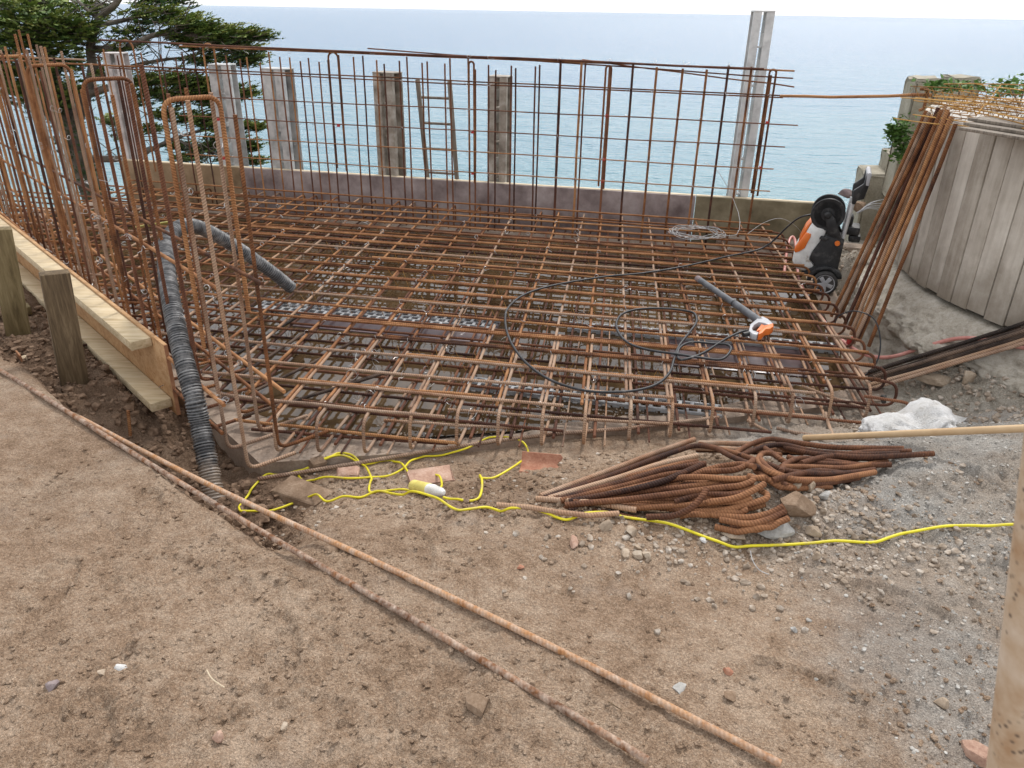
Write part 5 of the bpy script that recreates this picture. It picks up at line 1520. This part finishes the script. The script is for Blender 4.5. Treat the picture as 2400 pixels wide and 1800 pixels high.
# ---------------------------------------------------------------- cypress tree
tree = empty('cypress_tree', (-6.13,11.2,-1.35), 'large dark cypress with ivy on its trunk standing left in front of the sea', 'tree')
def limb(pts, r0, r1, name='limb', mt='bark'):
    P = spline([Vector(q) for q in pts], 5); n_ = len(P)
    L = [0]
    for a, b in zip(P[:-1], P[1:]): L.append(L[-1] + (b - a).length)
    rf = lambda i, l, v: (1 - l / L[-1]) + (r1 / r0) * (l / L[-1])
    o = tube(name, P, r0, MAT[mt], tree, 8, rf)
    return P
LIMBS = [
 ([(-6.103,11.2,-1.606),(-6.105,11.2,-1.036),(-6.174,11.2,-0.521),(-6.241,11.2,-0.027),(-6.341,11.2,0.42),(-6.409,11.3,0.953),(-6.421,11.4,1.473),(-6.36,11.5,2.37)], .20, .07, 'trunk'),
 ([(-6.224,11.2,-0.084),(-5.688,11.0,0.664),(-5.623,11.0,1.031),(-5.389,10.9,1.365),(-5.083,10.8,1.551),(-4.813,10.8,1.879)], .085, .03, 'limb'),
 ([(-5.618,11.0,1.005),(-5.092,10.8,1.037),(-4.534,10.6,1.211),(-4.014,10.5,1.203),(-3.529,10.4,1.194),(-3.215,10.4,1.18)], .05, .008, 'limb'),
 ([(-6.184,11.2,-0.433),(-5.487,10.9,-0.382),(-4.958,10.7,-0.227),(-4.547,10.6,-0.056),(-4.087,10.5,0.074),(-3.55,10.5,0.11)], .055, .008, 'limb'),
 ([(-6.309,11.2,0.31),(-5.409,10.9,0.543),(-4.573,10.7,0.626),(-4.05,10.6,0.539),(-3.621,10.6,0.441)], .06, .008, 'limb'),
 ([(-5.444,10.9,1.29),(-5.153,11.2,1.366),(-4.676,11.2,1.51),(-4.323,11.2,1.606)], .035, .008, 'limb'),
 ([(-6.394,11.3,0.9),(-6.598,11.1,1.217),(-6.943,11.0,1.365),(-7.468,11.0,1.456)], .07, .02, 'limb'),
 ([(-5.786,11.0,0.609),(-4.999,11.0,0.833),(-4.322,10.9,0.927),(-3.765,10.9,0.91)], .035, .007, 'limb'),
 ([(-6.204,11.2,-0.257),(-6.5,11.0,0.272),(-6.829,10.9,0.546),(-7.312,10.9,0.644)], .05, .015, 'limb'),
 ([(-4.547,10.6,-0.056),(-4.182,10.5,-0.171),(-3.691,10.5,-0.301)], .022, .006, 'limb'),
 ([(-5.389,10.9,1.365),(-5.631,11.0,1.534),(-5.846,11.1,1.777)], .03, .01, 'limb'),
]
LP = [limb(*l) for l in LIMBS]
# pads of foliage: px centre, half sizes in px, depth, weight
PADS = [
 (40,40,75,45,11.0,2.2),(110,20,60,30,11.4,1.4),(20,100,60,35,10.8,1.6),(105,75,70,40,10.9,1.9),(165,55,55,32,10.8,1.3),(150,100,50,20,10.9,.8),(215,25,28,16,11.2,.45),(60,10,80,20,11.8,1.2),
 (190,75,35,18,10.7,.8),(340,5,45,14,11.2,.6),(400,2,40,10,11.3,.5),(330,42,40,14,10.9,.55),(390,40,40,16,10.8,.8),(430,60,40,14,10.5,.8),(470,75,40,15,10.5,1.0),(520,84,40,14,10.4,1.0),(575,84,30,10,10.4,.6),(605,88,18,5,10.4,.2),
 (440,100,40,14,10.7,.8),(500,110,45,14,10.6,.9),(555,118,38,14,10.6,.7),(400,85,35,12,10.7,.6),(580,140,22,14,10.8,.4),(465,140,40,13,10.9,.6),(540,145,38,12,10.9,.6),(300,75,35,9,10.9,.35),(290,110,35,10,10.8,.4),
 (90,170,55,25,11.0,1.0),(160,150,45,22,11.1,.9),(60,215,50,25,10.9,.8),(110,250,40,25,11.0,.7),(30,170,40,25,10.9,.8),(180,215,35,22,11.2,.7),(240,170,40,12,11.1,.4),
 (330,190,35,14,10.8,.6),(400,190,38,14,10.7,.7),(460,200,40,15,10.6,.9),(520,215,40,14,10.6,.8),(560,225,24,9,10.6,.35),(430,225,45,15,10.7,.8),(490,240,40,13,10.7,.6),(350,225,35,12,10.9,.45),(300,240,30,12,11.0,.35),
 (480,290,40,11,10.5,.6),(540,298,38,10,10.5,.6),(585,300,22,7,10.5,.3),(440,280,35,10,10.6,.45),(520,330,38,11,10.5,.6),(570,345,26,9,10.5,.4),(470,350,35,10,10.6,.45),(430,372,30,9,10.6,.35),(540,372,34,10,10.5,.5),(585,378,20,7,10.5,.25),(380,270,30,10,10.9,.35),(340,305,26,9,10.9,.25),(400,345,26,8,10.7,.25),
 (-20,60,50,40,11.0,.8),(-20,140,40,35,11.0,.7),(290,325,22,12,11.1,.2),(260,290,26,14,11.1,.3)]
PADC = [(-6.498,11.0,1.372),(-6.306,11.4,1.475),(-6.57,10.8,1.074),(-6.125,10.9,1.204),(-5.716,10.8,1.312),(-5.906,10.9,1.081),(-5.61,11.2,1.46),(-6.81,11.8,1.521),(-5.55,10.7,1.217),(-4.888,11.2,1.572),(-4.59,11.3,1.593),(-4.847,10.9,1.388),(-4.474,10.8,1.405),(-4.154,10.5,1.316),(-3.954,10.5,1.247),(-3.659,10.4,1.211),(-3.368,10.4,1.216),(-3.212,10.4,1.199),(-4.213,10.7,1.115),(-3.857,10.6,1.074),(-3.564,10.6,1.039),(-4.418,10.7,1.186),(-3.508,10.8,0.92),(-4.186,10.9,0.904),(-3.769,10.9,0.884),(-5.045,10.9,1.221),(-5.09,10.8,1.047),(-6.391,11.0,0.705),(-6.02,11.1,0.811),(-6.565,10.9,0.471),(-6.384,11.0,0.274),(-6.672,10.9,0.707),(-6.04,11.2,0.453),(-5.584,11.1,0.712),(-4.949,10.8,0.638),(-4.513,10.7,0.653),(-4.148,10.6,0.615),(-3.828,10.6,0.542),(-3.613,10.6,0.494),(-4.377,10.7,0.472),(-4.053,10.7,0.398),(-4.917,10.9,0.444),(-5.267,11.0,0.347),(-4.074,10.5,0.155),(-3.745,10.5,0.117),(-3.494,10.5,0.111),(-4.33,10.6,0.191),(-3.882,10.5,-0.057),(-3.612,10.5,-0.134),(-4.222,10.6,-0.188),(-4.472,10.6,-0.314),(-3.803,10.5,-0.286),(-3.551,10.5,-0.315),(-4.79,10.9,0.202),(-5.059,10.9,0.004),(-4.662,10.7,-0.183),(-6.86,11.0,1.266),(-6.975,11.0,0.853),(-5.472,11.1,-0.143),(-5.609,11.1,0.053)]
PX = 10.9 / 1803
tr = np.random.default_rng(9)
trunk_xy = np.array([(-6.151,11.2,-0.025)[0], 11.2])
BV_, BF_, TN_, off = [], [], [], 0
twigs = []
for (px, py, rx, ry, dp, w), c in zip(PADS, PADC):
    ns = int(115 * w * (1.5 if py > 170 else 1.0))
    for _ in range(ns):
        u = tr.normal(0, .52, 3)
        p = np.array(c) + np.array([u[0] * rx * PX, u[1] * rx * PX * .75, u[2] * ry * PX * 1.05])
        out = np.array([p[0] - trunk_xy[0] + tr.normal(0, .5), (p[1] - trunk_xy[1]) * .6 + tr.normal(0, .55), 0]); out /= np.linalg.norm(out) + 1e-6
        ax = out + np.array([0, 0, tr.uniform(-.05, .42)]); ax /= np.linalg.norm(ax)
        sd = np.cross(ax, [0, 0, 1]); sd /= np.linalg.norm(sd); up_ = np.cross(sd, ax)
        Ls = tr.uniform(.12, .26)
        if tr.random() < .3: twigs.append((p - ax * .05, p + ax * Ls * .8))
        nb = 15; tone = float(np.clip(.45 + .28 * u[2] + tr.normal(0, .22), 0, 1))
        for i in range(nb):
            t_ = i / (nb - 1); s_ = 1 if i % 2 else -1
            q = p + ax * Ls * t_
            bl = (.085 * (1 - .6 * t_)) * tr.uniform(.6, 1.2)
            bd = ax * .75 + sd * s_ * tr.uniform(.35, .8) + up_ * tr.uniform(-.15, .5); bd /= np.linalg.norm(bd)
            wv = np.cross(bd, up_ + sd * tr.normal(0, .5)); wv /= np.linalg.norm(wv); wv *= tr.uniform(.011, .020)
            BV_ += [q, q + bd * bl * .45 + wv, q + bd * bl, q + bd * bl * .45 - wv]
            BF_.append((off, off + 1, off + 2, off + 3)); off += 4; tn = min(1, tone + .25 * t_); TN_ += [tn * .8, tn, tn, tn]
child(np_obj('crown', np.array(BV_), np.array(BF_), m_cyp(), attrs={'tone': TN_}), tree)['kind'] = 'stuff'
tg = [tube_geo([a, (a + b) / 2 + np.array([0, 0, -.01]), b], .004, 4, False)[:2] for a, b in twigs]
# bare twigs off the limbs
trr = random.Random(4)
for P in LP[1:]:
    for k in range(13):
        p = P[trr.randrange(3, max(4, int(len(P) * .7)))]
        d = Vector((trr.uniform(-.4, .9), trr.uniform(-.5, .5), trr.uniform(-.5, .6))).normalized()
        L1 = trr.uniform(.2, .7)
        q = p + d * L1 + Vector((trr.uniform(-.08, .08), 0, trr.uniform(-.1, .08)))
        m_ = (p + q) / 2 + Vector((trr.uniform(-.05, .05), 0, trr.uniform(-.06, .06)))
        tg.append(tube_geo(spline([p, m_, q], 3), .0065, 4, False)[:2])
        for _ in range(3):
            e_ = m_.lerp(q, trr.random()); tg.append(tube_geo([e_, e_ + Vector((trr.uniform(-.2, .25), trr.uniform(-.1, .1), trr.uniform(-.2, .2)))], .004, 3, False)[:2])
o = joined('twigs', tg, MAT['bark'], tree); o['kind'] = 'stuff'
iv = []
for P in LP[0][2:24]:
    for k in range(2): iv.append((P + Vector((jit(.12), jit(.1) - .05, jit(.1))), (.17, .17, .16), 1))
v, f = leaf_cloud(iv, 75, .05, 8, up=.5)
child(np_obj('ivy', v, f, MAT['ivy']), tree)['kind'] = 'stuff'

# ---------------------------------------------------------------- pressure washer
MAT['w_white'] = m_noise('washer_white', [(.32, (.36, .31, .26)), (.42, (.62, .62, .60)), (.7, (.80, .80, .78))], 14, rough=.45, bump=.12, spec=.4)
MAT['w_orange'] = m_noise('washer_orange', [(.3, (.62, .13, .02)), (.7, (.78, .20, .035))], 8, rough=.4, bump=.05, spec=.4)
MAT['w_black'] = m_noise('washer_black', [(.35, (.012, .012, .013)), (.55, (.022, .022, .023)), (.8, (.10, .095, .09))], 22, rough=.5, bump=.15, spec=.4)
MAT['w_grey'] = m_noise('washer_grey', [(.3, (.34, .34, .355)), (.7, (.50, .50, .515))], 10, rough=.45, bump=.08, spec=.4)
MAT['alu'] = m_noise('aluminium_tube', [(.3, (.50, .50, .50)), (.7, (.68, .68, .68))], 20, rough=.35, bump=.05, metal=.4)
MAT['rubber'] = m_noise('rubber_tyre', [(.3, (.022, .022, .022)), (.7, (.09, .085, .08))], 30, rough=.75, bump=.2)
WB = Vector((2.31, 5.45, -.285))
washer = empty('pressure_washer', tuple(WB), 'white, orange and black wheeled pressure washer with hose reel beside the mat', 'pressure washer')
MW = Matrix.Translation(WB) @ Matrix.Rotation(R(-21), 4, 'Z') @ Matrix.Scale(1.04, 4)
def wc(cx, cy): return ((cx - 605 - .2 * (1470 - cy)) * .000613, (1470 - cy) * .000613 * .97)
def wpoly(name, pts, y0, y1, mt, bev=.008): return poly_obj(name, [wc(*p) for p in pts], MW, y0, y1, MAT[mt], washer, bev)
wpoly('shell', [(485, 685), (640, 720), (625, 800), (560, 900), (480, 1020), (440, 1110), (500, 1190), (380, 1275), (275, 1245), (245, 1160), (275, 1040), (340, 930), (425, 790)], .012, .285, 'w_white', .018)
wpoly('front_panel', [(470, 808), (462, 850), (435, 900), (395, 985), (330, 1035), (283, 1052), (276, 1020), (335, 925), (415, 800)], .004, .10, 'w_orange', .006)
wpoly('front_stripe', [(478, 690), (425, 785), (345, 915), (325, 925), (400, 770), (455, 700)], .05, .24, 'w_orange', .008)
wpoly('chassis', [(625, 795), (825, 830), (800, 960), (745, 1200), (745, 1330), (520, 1330), (330, 1300), (380, 1268), (498, 1180), (440, 1110), (475, 1020), (560, 900)], .0, .30, 'w_black', .012)
wx, wz = wc(605, 1355)
gp = []
for t_ in np.linspace(R(200), R(20), 14): gp.append((wx + .118 * math.cos(t_) - .005, wz + .118 * math.sin(t_)))
for t_ in np.linspace(R(20), R(200), 14): gp.append((wx + .090 * math.cos(t_) - .005, wz + .090 * math.sin(t_)))
poly_obj('wheel_guard', gp, MW, -.03, .05, MAT['w_black'], washer, .006)
for yy, nm in ((-.035, 'near'), (.335, 'far')):
    Ml = MW @ Matrix.Translation((wx, yy, wz))
    wh = lathe('wheel', [(.054, -.022), (.074, -.026), (.082, -.020), (.084, -.010), (.084, .010), (.082, .02), (.074, .026), (.054, .022)], Ml, MAT['rubber'], washer, 32)
    sgn = -1 if nm == 'near' else 1
    lathe('rim', [(.050, -.012), (.0555, -.014), (.0575, -.02), (.060, -.024 ), (.0655, -.0268), (.066, -.01), (.05, -.008)], Ml @ (Matrix.Rotation(0, 4, 'Z') if sgn < 0 else Matrix.Rotation(math.pi, 4, 'Z')), MAT['w_grey'], wh, 32)
    for k in range(5):
        Mk = Ml @ Matrix.Rotation(R(72 * k + 90), 4, 'Y')
        v, f = extrude_poly([(.010, -.012), (.054, -.014), (.054, .014), (.010, .012)], Mk @ Matrix.Translation((0, sgn * .024, 0)), -.004, .004, .002)
        child(mesh_obj('spoke', v, f, MAT['w_grey'], None, True, None, 40), wh)
    lathe('hub', [(.017, -.032), (.0185, -.028), (.0185, .028), (.017, .032)], Ml, MAT['w_grey'], wh, 16)
# hose reel
rx_, rz_ = wc(655, 570)
for yy in (.02, .17):
    Ml = MW @ Matrix.Translation((rx_, yy, rz_))
    ring = []
    rd = lathe('reel_disc', [(.088, -.006), (.108, -.008), (.112, 0), (.108, .008), (.088, .006), (.088, -.006)], Ml, MAT['w_black'], washer, 36)
    for k in range(6):
        Mk = Ml @ Matrix.Rotation(R(60 * k + 15), 4, 'Y')
        v, f = extrude_poly([(.03, -.02), (.092, -.028), (.092, .028), (.03, .02)], Mk, -.005, .005, .002)
        child(mesh_obj('reel_spoke', v, f, MAT['w_black'], None, True, None, 40), rd)
    lathe('reel_hub', [(.044, -.010), (.046, -.008), (.046, .008), (.044, .010)], Ml, MAT['w_black'], rd, 24)
Ml = MW @ Matrix.Translation((rx_, .095, rz_))
pf = []
for k in range(8):
    y_ = -.066 + .0185 * k; pf += [(.068, y_), (.074, y_ + .006), (.074, y_ + .011), (.068, y_ + .017)]
lathe('wound_hose', pf, Ml, MAT['rubber'], washer, 32)
lathe('reel_cap', [(.012, -.115), (.024, -.108), (.026, -.085), (.034, -.083), (.034, -.07)], Ml, MAT['w_black'], washer, 20)
wpoly('reel_bracket', [(625, 590), (650, 545), (690, 550), (730, 600), (800, 830), (640, 800)], -.012, .006, 'w_black', .005)
wpoly('reel_bracket', [(625, 590), (650, 545), (690, 550), (730, 600), (800, 830), (640, 800)], .19, .205, 'w_black', .005)
for yy in (.03, .27):
    a = wc(800, 860); b = wc(912, 430)
    tube('handle_tube', [MW @ Vector((a[0], yy, a[1])), MW @ Vector((b[0], yy, b[1]))], .0145, MAT['alu'], washer, 12)
for yy in (.012, .25):
    v = [(905, 425), (912, 350), (925, 275), (1030, 195), (1065, 75), (1108, 72), (1085, 205), (1030, 362), (960, 382), (940, 430)]
    wpoly('handle_arm', v, yy, yy + .038, 'w_black', .006)
a = wc(1085, 95); tube('handle_grip', [MW @ Vector((a[0], .012, a[1])), MW @ Vector((a[0], .288, a[1]))], .017, MAT['w_grey'], washer, 12)
for yy in (.008, .246):
    wpoly('handle_strip', [(1062, 90), (1075, 72), (1106, 76), (1080, 210), (1050, 205)], yy, yy + .004, 'w_grey', .001)
a = wc(748, 880); lathe('knob', [(.015, -.022), (.0175, -.016), (.0175, 0)], MW @ Matrix.Translation((a[0], 0, a[1])), MAT['w_orange'], washer, 16)
wpoly('clip', [(555, 850), (575, 815), (665, 830), (650, 850), (605, 875)], -.012, .01, 'w_black', .003)
for c, s_ in (((880, 650), (.05, .12, .07)), ((900, 760), (.11, .16, .06)), ((930, 860), (.08, .10, .05))):
    a = wc(*c); box('rear_holder', MW @ Vector((a[0], .16, a[1])), s_, MAT['w_black'], washer, rot=MW.to_3x3().normalized(), bev=.012)

# high-pressure hose on the mat and the lance
MAT['hose_black'] = m_noise('black_rubber_hose', [(.40, (.018, .018, .02)), (.62, (.03, .03, .033)), (.78, (.22, .21, .20))], 14, rough=.5, bump=.1, spec=.4)
HPX = [(1.932,5.841,-0.072),(1.568,5.566,-0.072),(1.2,5.301,-0.072),(0.871,5.124,-0.072),(0.627,5.044,-0.072),(0.27,4.844,-0.072),(0.071,4.647,-0.072),(-0.029,4.407,-0.072),(-0.046,4.192,-0.072),(-0.023,3.933,-0.072),(0.031,3.701,-0.072),(0.106,3.517,-0.072),(0.207,3.372,-0.072),(0.346,3.284,-0.072),(0.466,3.271,-0.072),(0.591,3.294,-0.072),(0.705,3.369,-0.072),(0.792,3.509,-0.072),(0.845,3.68,-0.072),(0.904,3.854,-0.072),(0.995,4.042,-0.072),(1.071,4.211,-0.072),(1.09,4.353,-0.072),(1.041,4.402,-0.072),(0.93,4.433,-0.072),(0.771,4.418,-0.072),(0.657,4.332,-0.072),(0.602,4.189,-0.072),(0.595,4.024,-0.072),(0.635,3.871,-0.072),(0.727,3.788,-0.072),(0.852,3.719,-0.072),(0.977,3.675,-0.072),(1.09,3.68,-0.072),(1.163,3.778,-0.072),(1.166,3.854,-0.072),(1.093,3.892,-0.072),(0.974,3.881,-0.072),(0.893,3.795,-0.072),(0.867,3.681,-0.072),(0.907,3.656,-0.072),(1.014,3.743,-0.072),(1.179,3.957,-0.072),(1.3,4.056,-0.072),(1.339,4.058,-0.072)]
start = MW @ Vector((rx_ - .07, .1, rz_ - .02))
hz_pts = [start, start + Vector((-.12, -.02, -.02)), (start * .45 + Vector(HPX[0]) * .55) + Vector((0, 0, .05))] + [Vector(p) for p in HPX]
for i in range(len(hz_pts) - 14, len(hz_pts)): hz_pts[i].z += .010 if i % 3 else .0
tag(tube('pressure_hose', spline(hz_pts, 5), .0068, MAT['hose_black'], None, 8), 'thin black pressure hose looping over the right half of the mat', 'hose')
lance = empty('spray_lance', (1.411,4.147,-0.08), 'grey spray lance with orange and black trigger grip lying on the mat', 'spray lance')
la, lb, lc = Vector((1.244,5.014,-0.072)), Vector((1.369,4.505,-0.068)), Vector((1.44,4.197,-0.065))
for q in (la, lb, lc): q.z += .008
MAT['lance_grey'] = m_noise('lance_grey', [(.4, (.075, .078, .085)), (.65, (.13, .135, .145)), (.82, (.40, .37, .34))], 16, rough=.5, bump=.1, spec=.4)
d = (lb - la).normalized()
tube('nozzle', [la, la + d * .03, la + d * .05], .021, MAT['st_purple'], lance, 12)
tube('tube', [la + d * .04, lb - d * .01], .0195, MAT['lance_grey'], lance, 12)
d2 = (lc - lb).normalized()
tube('collar', [lb - d2 * .012, lb + d2 * .004], .023, MAT['w_black'], lance, 12)
tube('tube', [lb + d2 * .004, lc - d2 * .01], .0225, MAT['lance_grey'], lance, 12)
# trigger gun lying flat: outline in mat plane
GO = [Vector(p) for p in [(1.425,4.207,-0.045),(1.472,4.182,-0.045),(1.471,4.062,-0.045),(1.441,4.009,-0.045),(1.421,4.021,-0.045),(1.366,3.931,-0.045),(1.317,3.941,-0.045),(1.307,3.99,-0.045),(1.358,4.109,-0.045)]]
def plate(name, P, z0, z1, mt, parent, bev=.004):
    bm = bmesh.new(); vs0 = [bm.verts.new((p.x, p.y, z0)) for p in P]; fc = bm.faces.new(vs0)
    ex = bmesh.ops.extrude_face_region(bm, geom=[fc])
    for q in ex['geom']:
        if isinstance(q, bmesh.types.BMVert): q.co.z = z1
    bmesh.ops.recalc_face_normals(bm, faces=bm.faces)
    if bev: bmesh.ops.bevel(bm, geom=list(bm.edges), offset=bev, segments=2, affect='EDGES', profile=.5)
    bm.verts.index_update(); v = [q.co.copy() for q in bm.verts]; f = [tuple(q.index for q in p.verts) for p in bm.faces]; bm.free()
    return child(mesh_obj(name, v, f, MAT[mt], None, True, None, 35), parent)
plate('gun_body', [Vector(p) for p in [(1.43,4.219,-0.055),(1.463,4.248,-0.055),(1.484,4.201,-0.055),(1.49,4.127,-0.055),(1.469,4.1,-0.055),(1.441,4.138,-0.055),(1.415,4.15,-0.055),(1.379,4.109,-0.055),(1.35,4.055,-0.055),(1.344,4.017,-0.055),(1.371,3.993,-0.055),(1.351,3.954,-0.055),(1.326,3.965,-0.055),(1.32,4.015,-0.055),(1.356,4.114,-0.055)]], -.075, -.04, 'w_grey', lance)
plate('grip', [Vector(p) for p in [(1.49,4.127,-0.055),(1.476,4.074,-0.055),(1.447,4.04,-0.055),(1.421,4.033,-0.055),(1.385,3.974,-0.055),(1.356,3.954,-0.055),(1.373,3.999,-0.055),(1.421,4.084,-0.055),(1.457,4.106,-0.055)]], -.077, -.036, 'w_orange', lance)
plate('trigger', [Vector(p) for p in [(1.425,4.131,-0.055),(1.439,4.112,-0.055),(1.395,4.044,-0.055),(1.365,4.024,-0.055),(1.395,4.077,-0.055)]], -.07, -.046, 'w_orange', lance, .002)
tube('hose_coupling', [Vector((1.326,4.009,-0.055)), Vector((1.285,3.99,-0.058))], .014, MAT['w_black'], lance, 10)

# coil of tie wire
cc = Vector((1.483,6.195,-0.07)); cg = []
coil_pts = []
for k in range(90):
    t_ = k / 90 * 2 * math.pi * 7; rr_ = .19 + .035 * math.sin(k * .7) - .02 * (k / 90)
    coil_pts.append(cc + Vector((rr_ * 1.08 * math.cos(t_), rr_ * math.sin(t_) * .95, .006 + .012 * math.sin(k * 1.3) + .01)))
coil_pts += [cc + Vector((.30, -.1, .03)), cc + Vector((.36, .15, .15)), cc + Vector((.22, .35, .42)), cc + Vector((.10, .42, .50))]
tag(tube('wire_coil', spline(coil_pts, 3), .0022, MAT['tie'], None, 5), 'loose coil of bright tie wire lying on the rear right of the mat', 'wire coil')
tag(tube('loose_wire', spline([Vector((1.913,6.237,-0.07)), Vector((2.063,6.335,0.0)), Vector((2.209,6.369,0.03)), Vector((2.371,6.441,-0.05)), Vector((2.547,6.669,-0.2))], 6), .002, MAT['tie'], None, 5), 'thin bright wire arching off the rear right corner of the mat', 'wire')
wg = []
for k in range(9):
    p0 = Vector((2.939,6.6,0.03)) + Vector((0, 0, .0))
    p1 = p0 + Vector((.16 + jit(.03), -.02 + jit(.04), .03 + .012 * k + jit(.01)))
    wg.append(tube_geo(spline([p0 + Vector((jit(.01), jit(.01), jit(.01))), (p0 + p1) / 2 + Vector((0, 0, .03)), p1], 4), .003, 4, False)[:2])
wb = joined('wire_bundle', wg, MAT['tie'], None); tag(wb, 'small bundle of grey tie wires on the bank behind the washer', 'wire')

# pinkish water hose
MAT['hose_pink'] = m_noise('pink_hose', [(.35, (.46, .17, .14)), (.65, (.62, .30, .25))], 12, rough=.4, bump=.05, spec=.4)
PK = [(2.103,5.778,-0.255),(2.264,6.25,-0.255),(2.347,6.446,-0.255),(2.371,6.409,-0.255),(2.271,6.011,-0.255),(2.182,5.676,-0.255),(2.085,5.159,-0.255),(2.047,4.805,-0.255),(2.032,4.506,-0.255),(2.06,4.276,-0.255),(2.107,4.189,-0.255),(2.184,4.161,-0.255),(2.287,4.197,-0.255)] 
PK2 = [(2.337,4.142,-0.2), (2.401,4.058,-0.12), (2.457,3.968,-0.05), (2.501,3.855,0.0), (2.585,3.8,0.0), (2.683,3.735,0.0), (2.783,3.654,0.02)]
pk = [Vector(p) for p in PK + PK2]
pk[2].z += .10; pk[3].z += .10; pk[1].z += .05; pk[4].z += .04
tag(tube('water_hose', spline(pk, 5), .0115, MAT['hose_pink'], None, 10), 'faded pink water hose running along the right edge of the mat', 'hose')
tc_ = [Vector(p) for p in [(1.947,4.362,-0.12), (1.899,4.22,-0.02), (1.957,4.167,0.03), (2.032,4.081,0.02), (2.048,3.986,-0.06), (2.042,3.941,-0.16), (1.993,3.899,-0.22), (1.927,3.872,-0.24), (1.958,4.106,-0.24)]]
tag(tube('thin_cable', spline(tc_, 6), .0042, MAT['hose_black'], None, 6), 'thin black cable looping up beside the leaning bars', 'cable')
v, f = rocks[3]; bp = np.array((1.952,3.621,-0.25))
o = np_obj('rubber_ball', v * .033 + bp, f, MAT['rubber'], None, True); tag(o, 'small black rubber lump right of the mat corner', 'lump')
tag(box('red_cap', Vector((2.046,4.332,-0.22)), (.03, .03, .05), MAT['red_tape'], None, .3, bev=.008), 'small red plastic cap among the leaning bar feet', 'cap')
# yellow lath lying on the mat
MAT['lath'] = m_noise('yellow_lath', [(.3, (.62, .58, .16)), (.7, (.74, .72, .34))], 10, bump=.05)
ya, yb = Vector((-3.034,6.065,-0.06)), Vector((-2.767,6.143,-0.03))
tag(beam('yellow_lath', ya, yb, .06, .006, MAT['lath'], None, .001, roll=.5), 'flat yellow lath lying on the mat left of the hose arch', 'lath')

# ---------------------------------------------------------------- woven sack, handle, pole
def m_sack():
    N = NT('woven_sack')
    f = N.noise(9, 5, .7); w = N.noise(120, 2, .6, stretch=(1, 3, 1))
    col = N.ramp(N.math('ADD', N.math('MULTIPLY', f, .8), N.math('MULTIPLY', w, .25)), [(.32, (.40, .35, .29)), (.46, (.64, .62, .59)), (.62, (.82, .81, .80))])
    return N.done(col, .8, N.bump(N.math('ADD', w, N.math('MULTIPLY', N.noise(22, 5, .7), 1.4)), .9, .012), .25)
bm = bmesh.new(); bmesh.ops.create_icosphere(bm, subdivisions=5, radius=1)
sv = np.array([q.co[:] for q in bm.verts]); bm.verts.index_update()
sfc = np.array([[q.index for q in p.verts] for p in bm.faces]); bm.free()
ss_ = Vector((1.843,3.03,-0.12))
wr = fbm(sv[:, 0] * 1.0 + sv[:, 2] * .8, sv[:, 1] - sv[:, 2] * .5, 1.3, 3, 81)
r1 = np.abs(fbm(sv[:, 0] * 1.2 + 3, sv[:, 2] * 1.6 + sv[:, 1], 1.5, 3, 83)); r2 = np.abs(fbm(sv[:, 0] * .6 - sv[:, 1] + 7, sv[:, 2] * 2.2 + sv[:, 0], 2.8, 3, 84))
rad = 1 + .45 * wr - .55 * np.maximum(.09 - r1, 0) * 3 + .10 * r1 - .22 * np.maximum(.08 - r2, 0) * 3
q = sv * rad[:, None] * np.array([.29, .17, .12])
q[:, 2] = np.where(q[:, 2] > 0, q[:, 2] + .05 * np.exp(-((q[:, 0] - .07) / .075) ** 2) - .03 * np.exp(-((q[:, 0] + .05) / .05) ** 2), q[:, 2] * .5)
sack = np_obj('sack', q + np.array([ss_.x, ss_.y + .03, -.17]), sfc, m_sack(), None, True)
tag(sack, 'crumpled white woven sack lying behind the bent bar pile', 'sack')
MAT['ash'] = m_noise('ash_handle', [(.3, (.46, .30, .16)), (.7, (.62, .45, .27))], 5, rough=.5, bump=.15, stretch=(1, 1, 1))
ha, hb = Vector((1.371, 3.10, -.205)), Vector((1.781,2.35,0.272))
hd = hb - ha
o = tube('wooden_handle', [ha - hd * .02, ha + hd * .5, ha + hd * 1.35], .0145, MAT['ash'], None, 12)
tag(o, 'smooth pale wooden tool handle lying in front of the white sack', 'handle')
def m_pole():
    N = NT('speckled_rusty_pole')
    f = N.math('ADD', N.math('MULTIPLY', N.noise(9, 4, .6), .6), N.math('MULTIPLY', N.noise(50, 3, .6), .4))
    col = N.ramp(f, [(.36, (.40, .25, .14)), (.52, (.54, .42, .30)), (.70, (.66, .57, .47))])
    sp = N.ramp(N.vor(130), [(.12, .9), (.34, 0.0)])
    sp = N.math('MULTIPLY', sp, N.ramp(N.noise(14, 3), [(.48, 0.0), (.56, .9)]))
    col = N.mix(sp, col, (.10, .075, .06))
    return N.done(col, .8, N.bump(f, .3, .002), .25)
pa = Vector((0.372,0.45,1.294)); pb = Vector((0.438,0.45,0.976)); pd = (pb - pa)
k_ = (pb.z - 0.0) / -(pd.z)
pole = tube('scaffold_pole', [pa - pd * 2.2, pa, pb, pb + pd * k_], .0236, m_pole(), None, 20)
tag(pole, 'blurred speckled rusty pole standing close at the right picture edge', 'pole')

for o in scene.objects:          # keep every mesh renderable with a material
    if o.type == 'MESH' and not o.data.materials: o.data.materials.append(MAT['soil'])
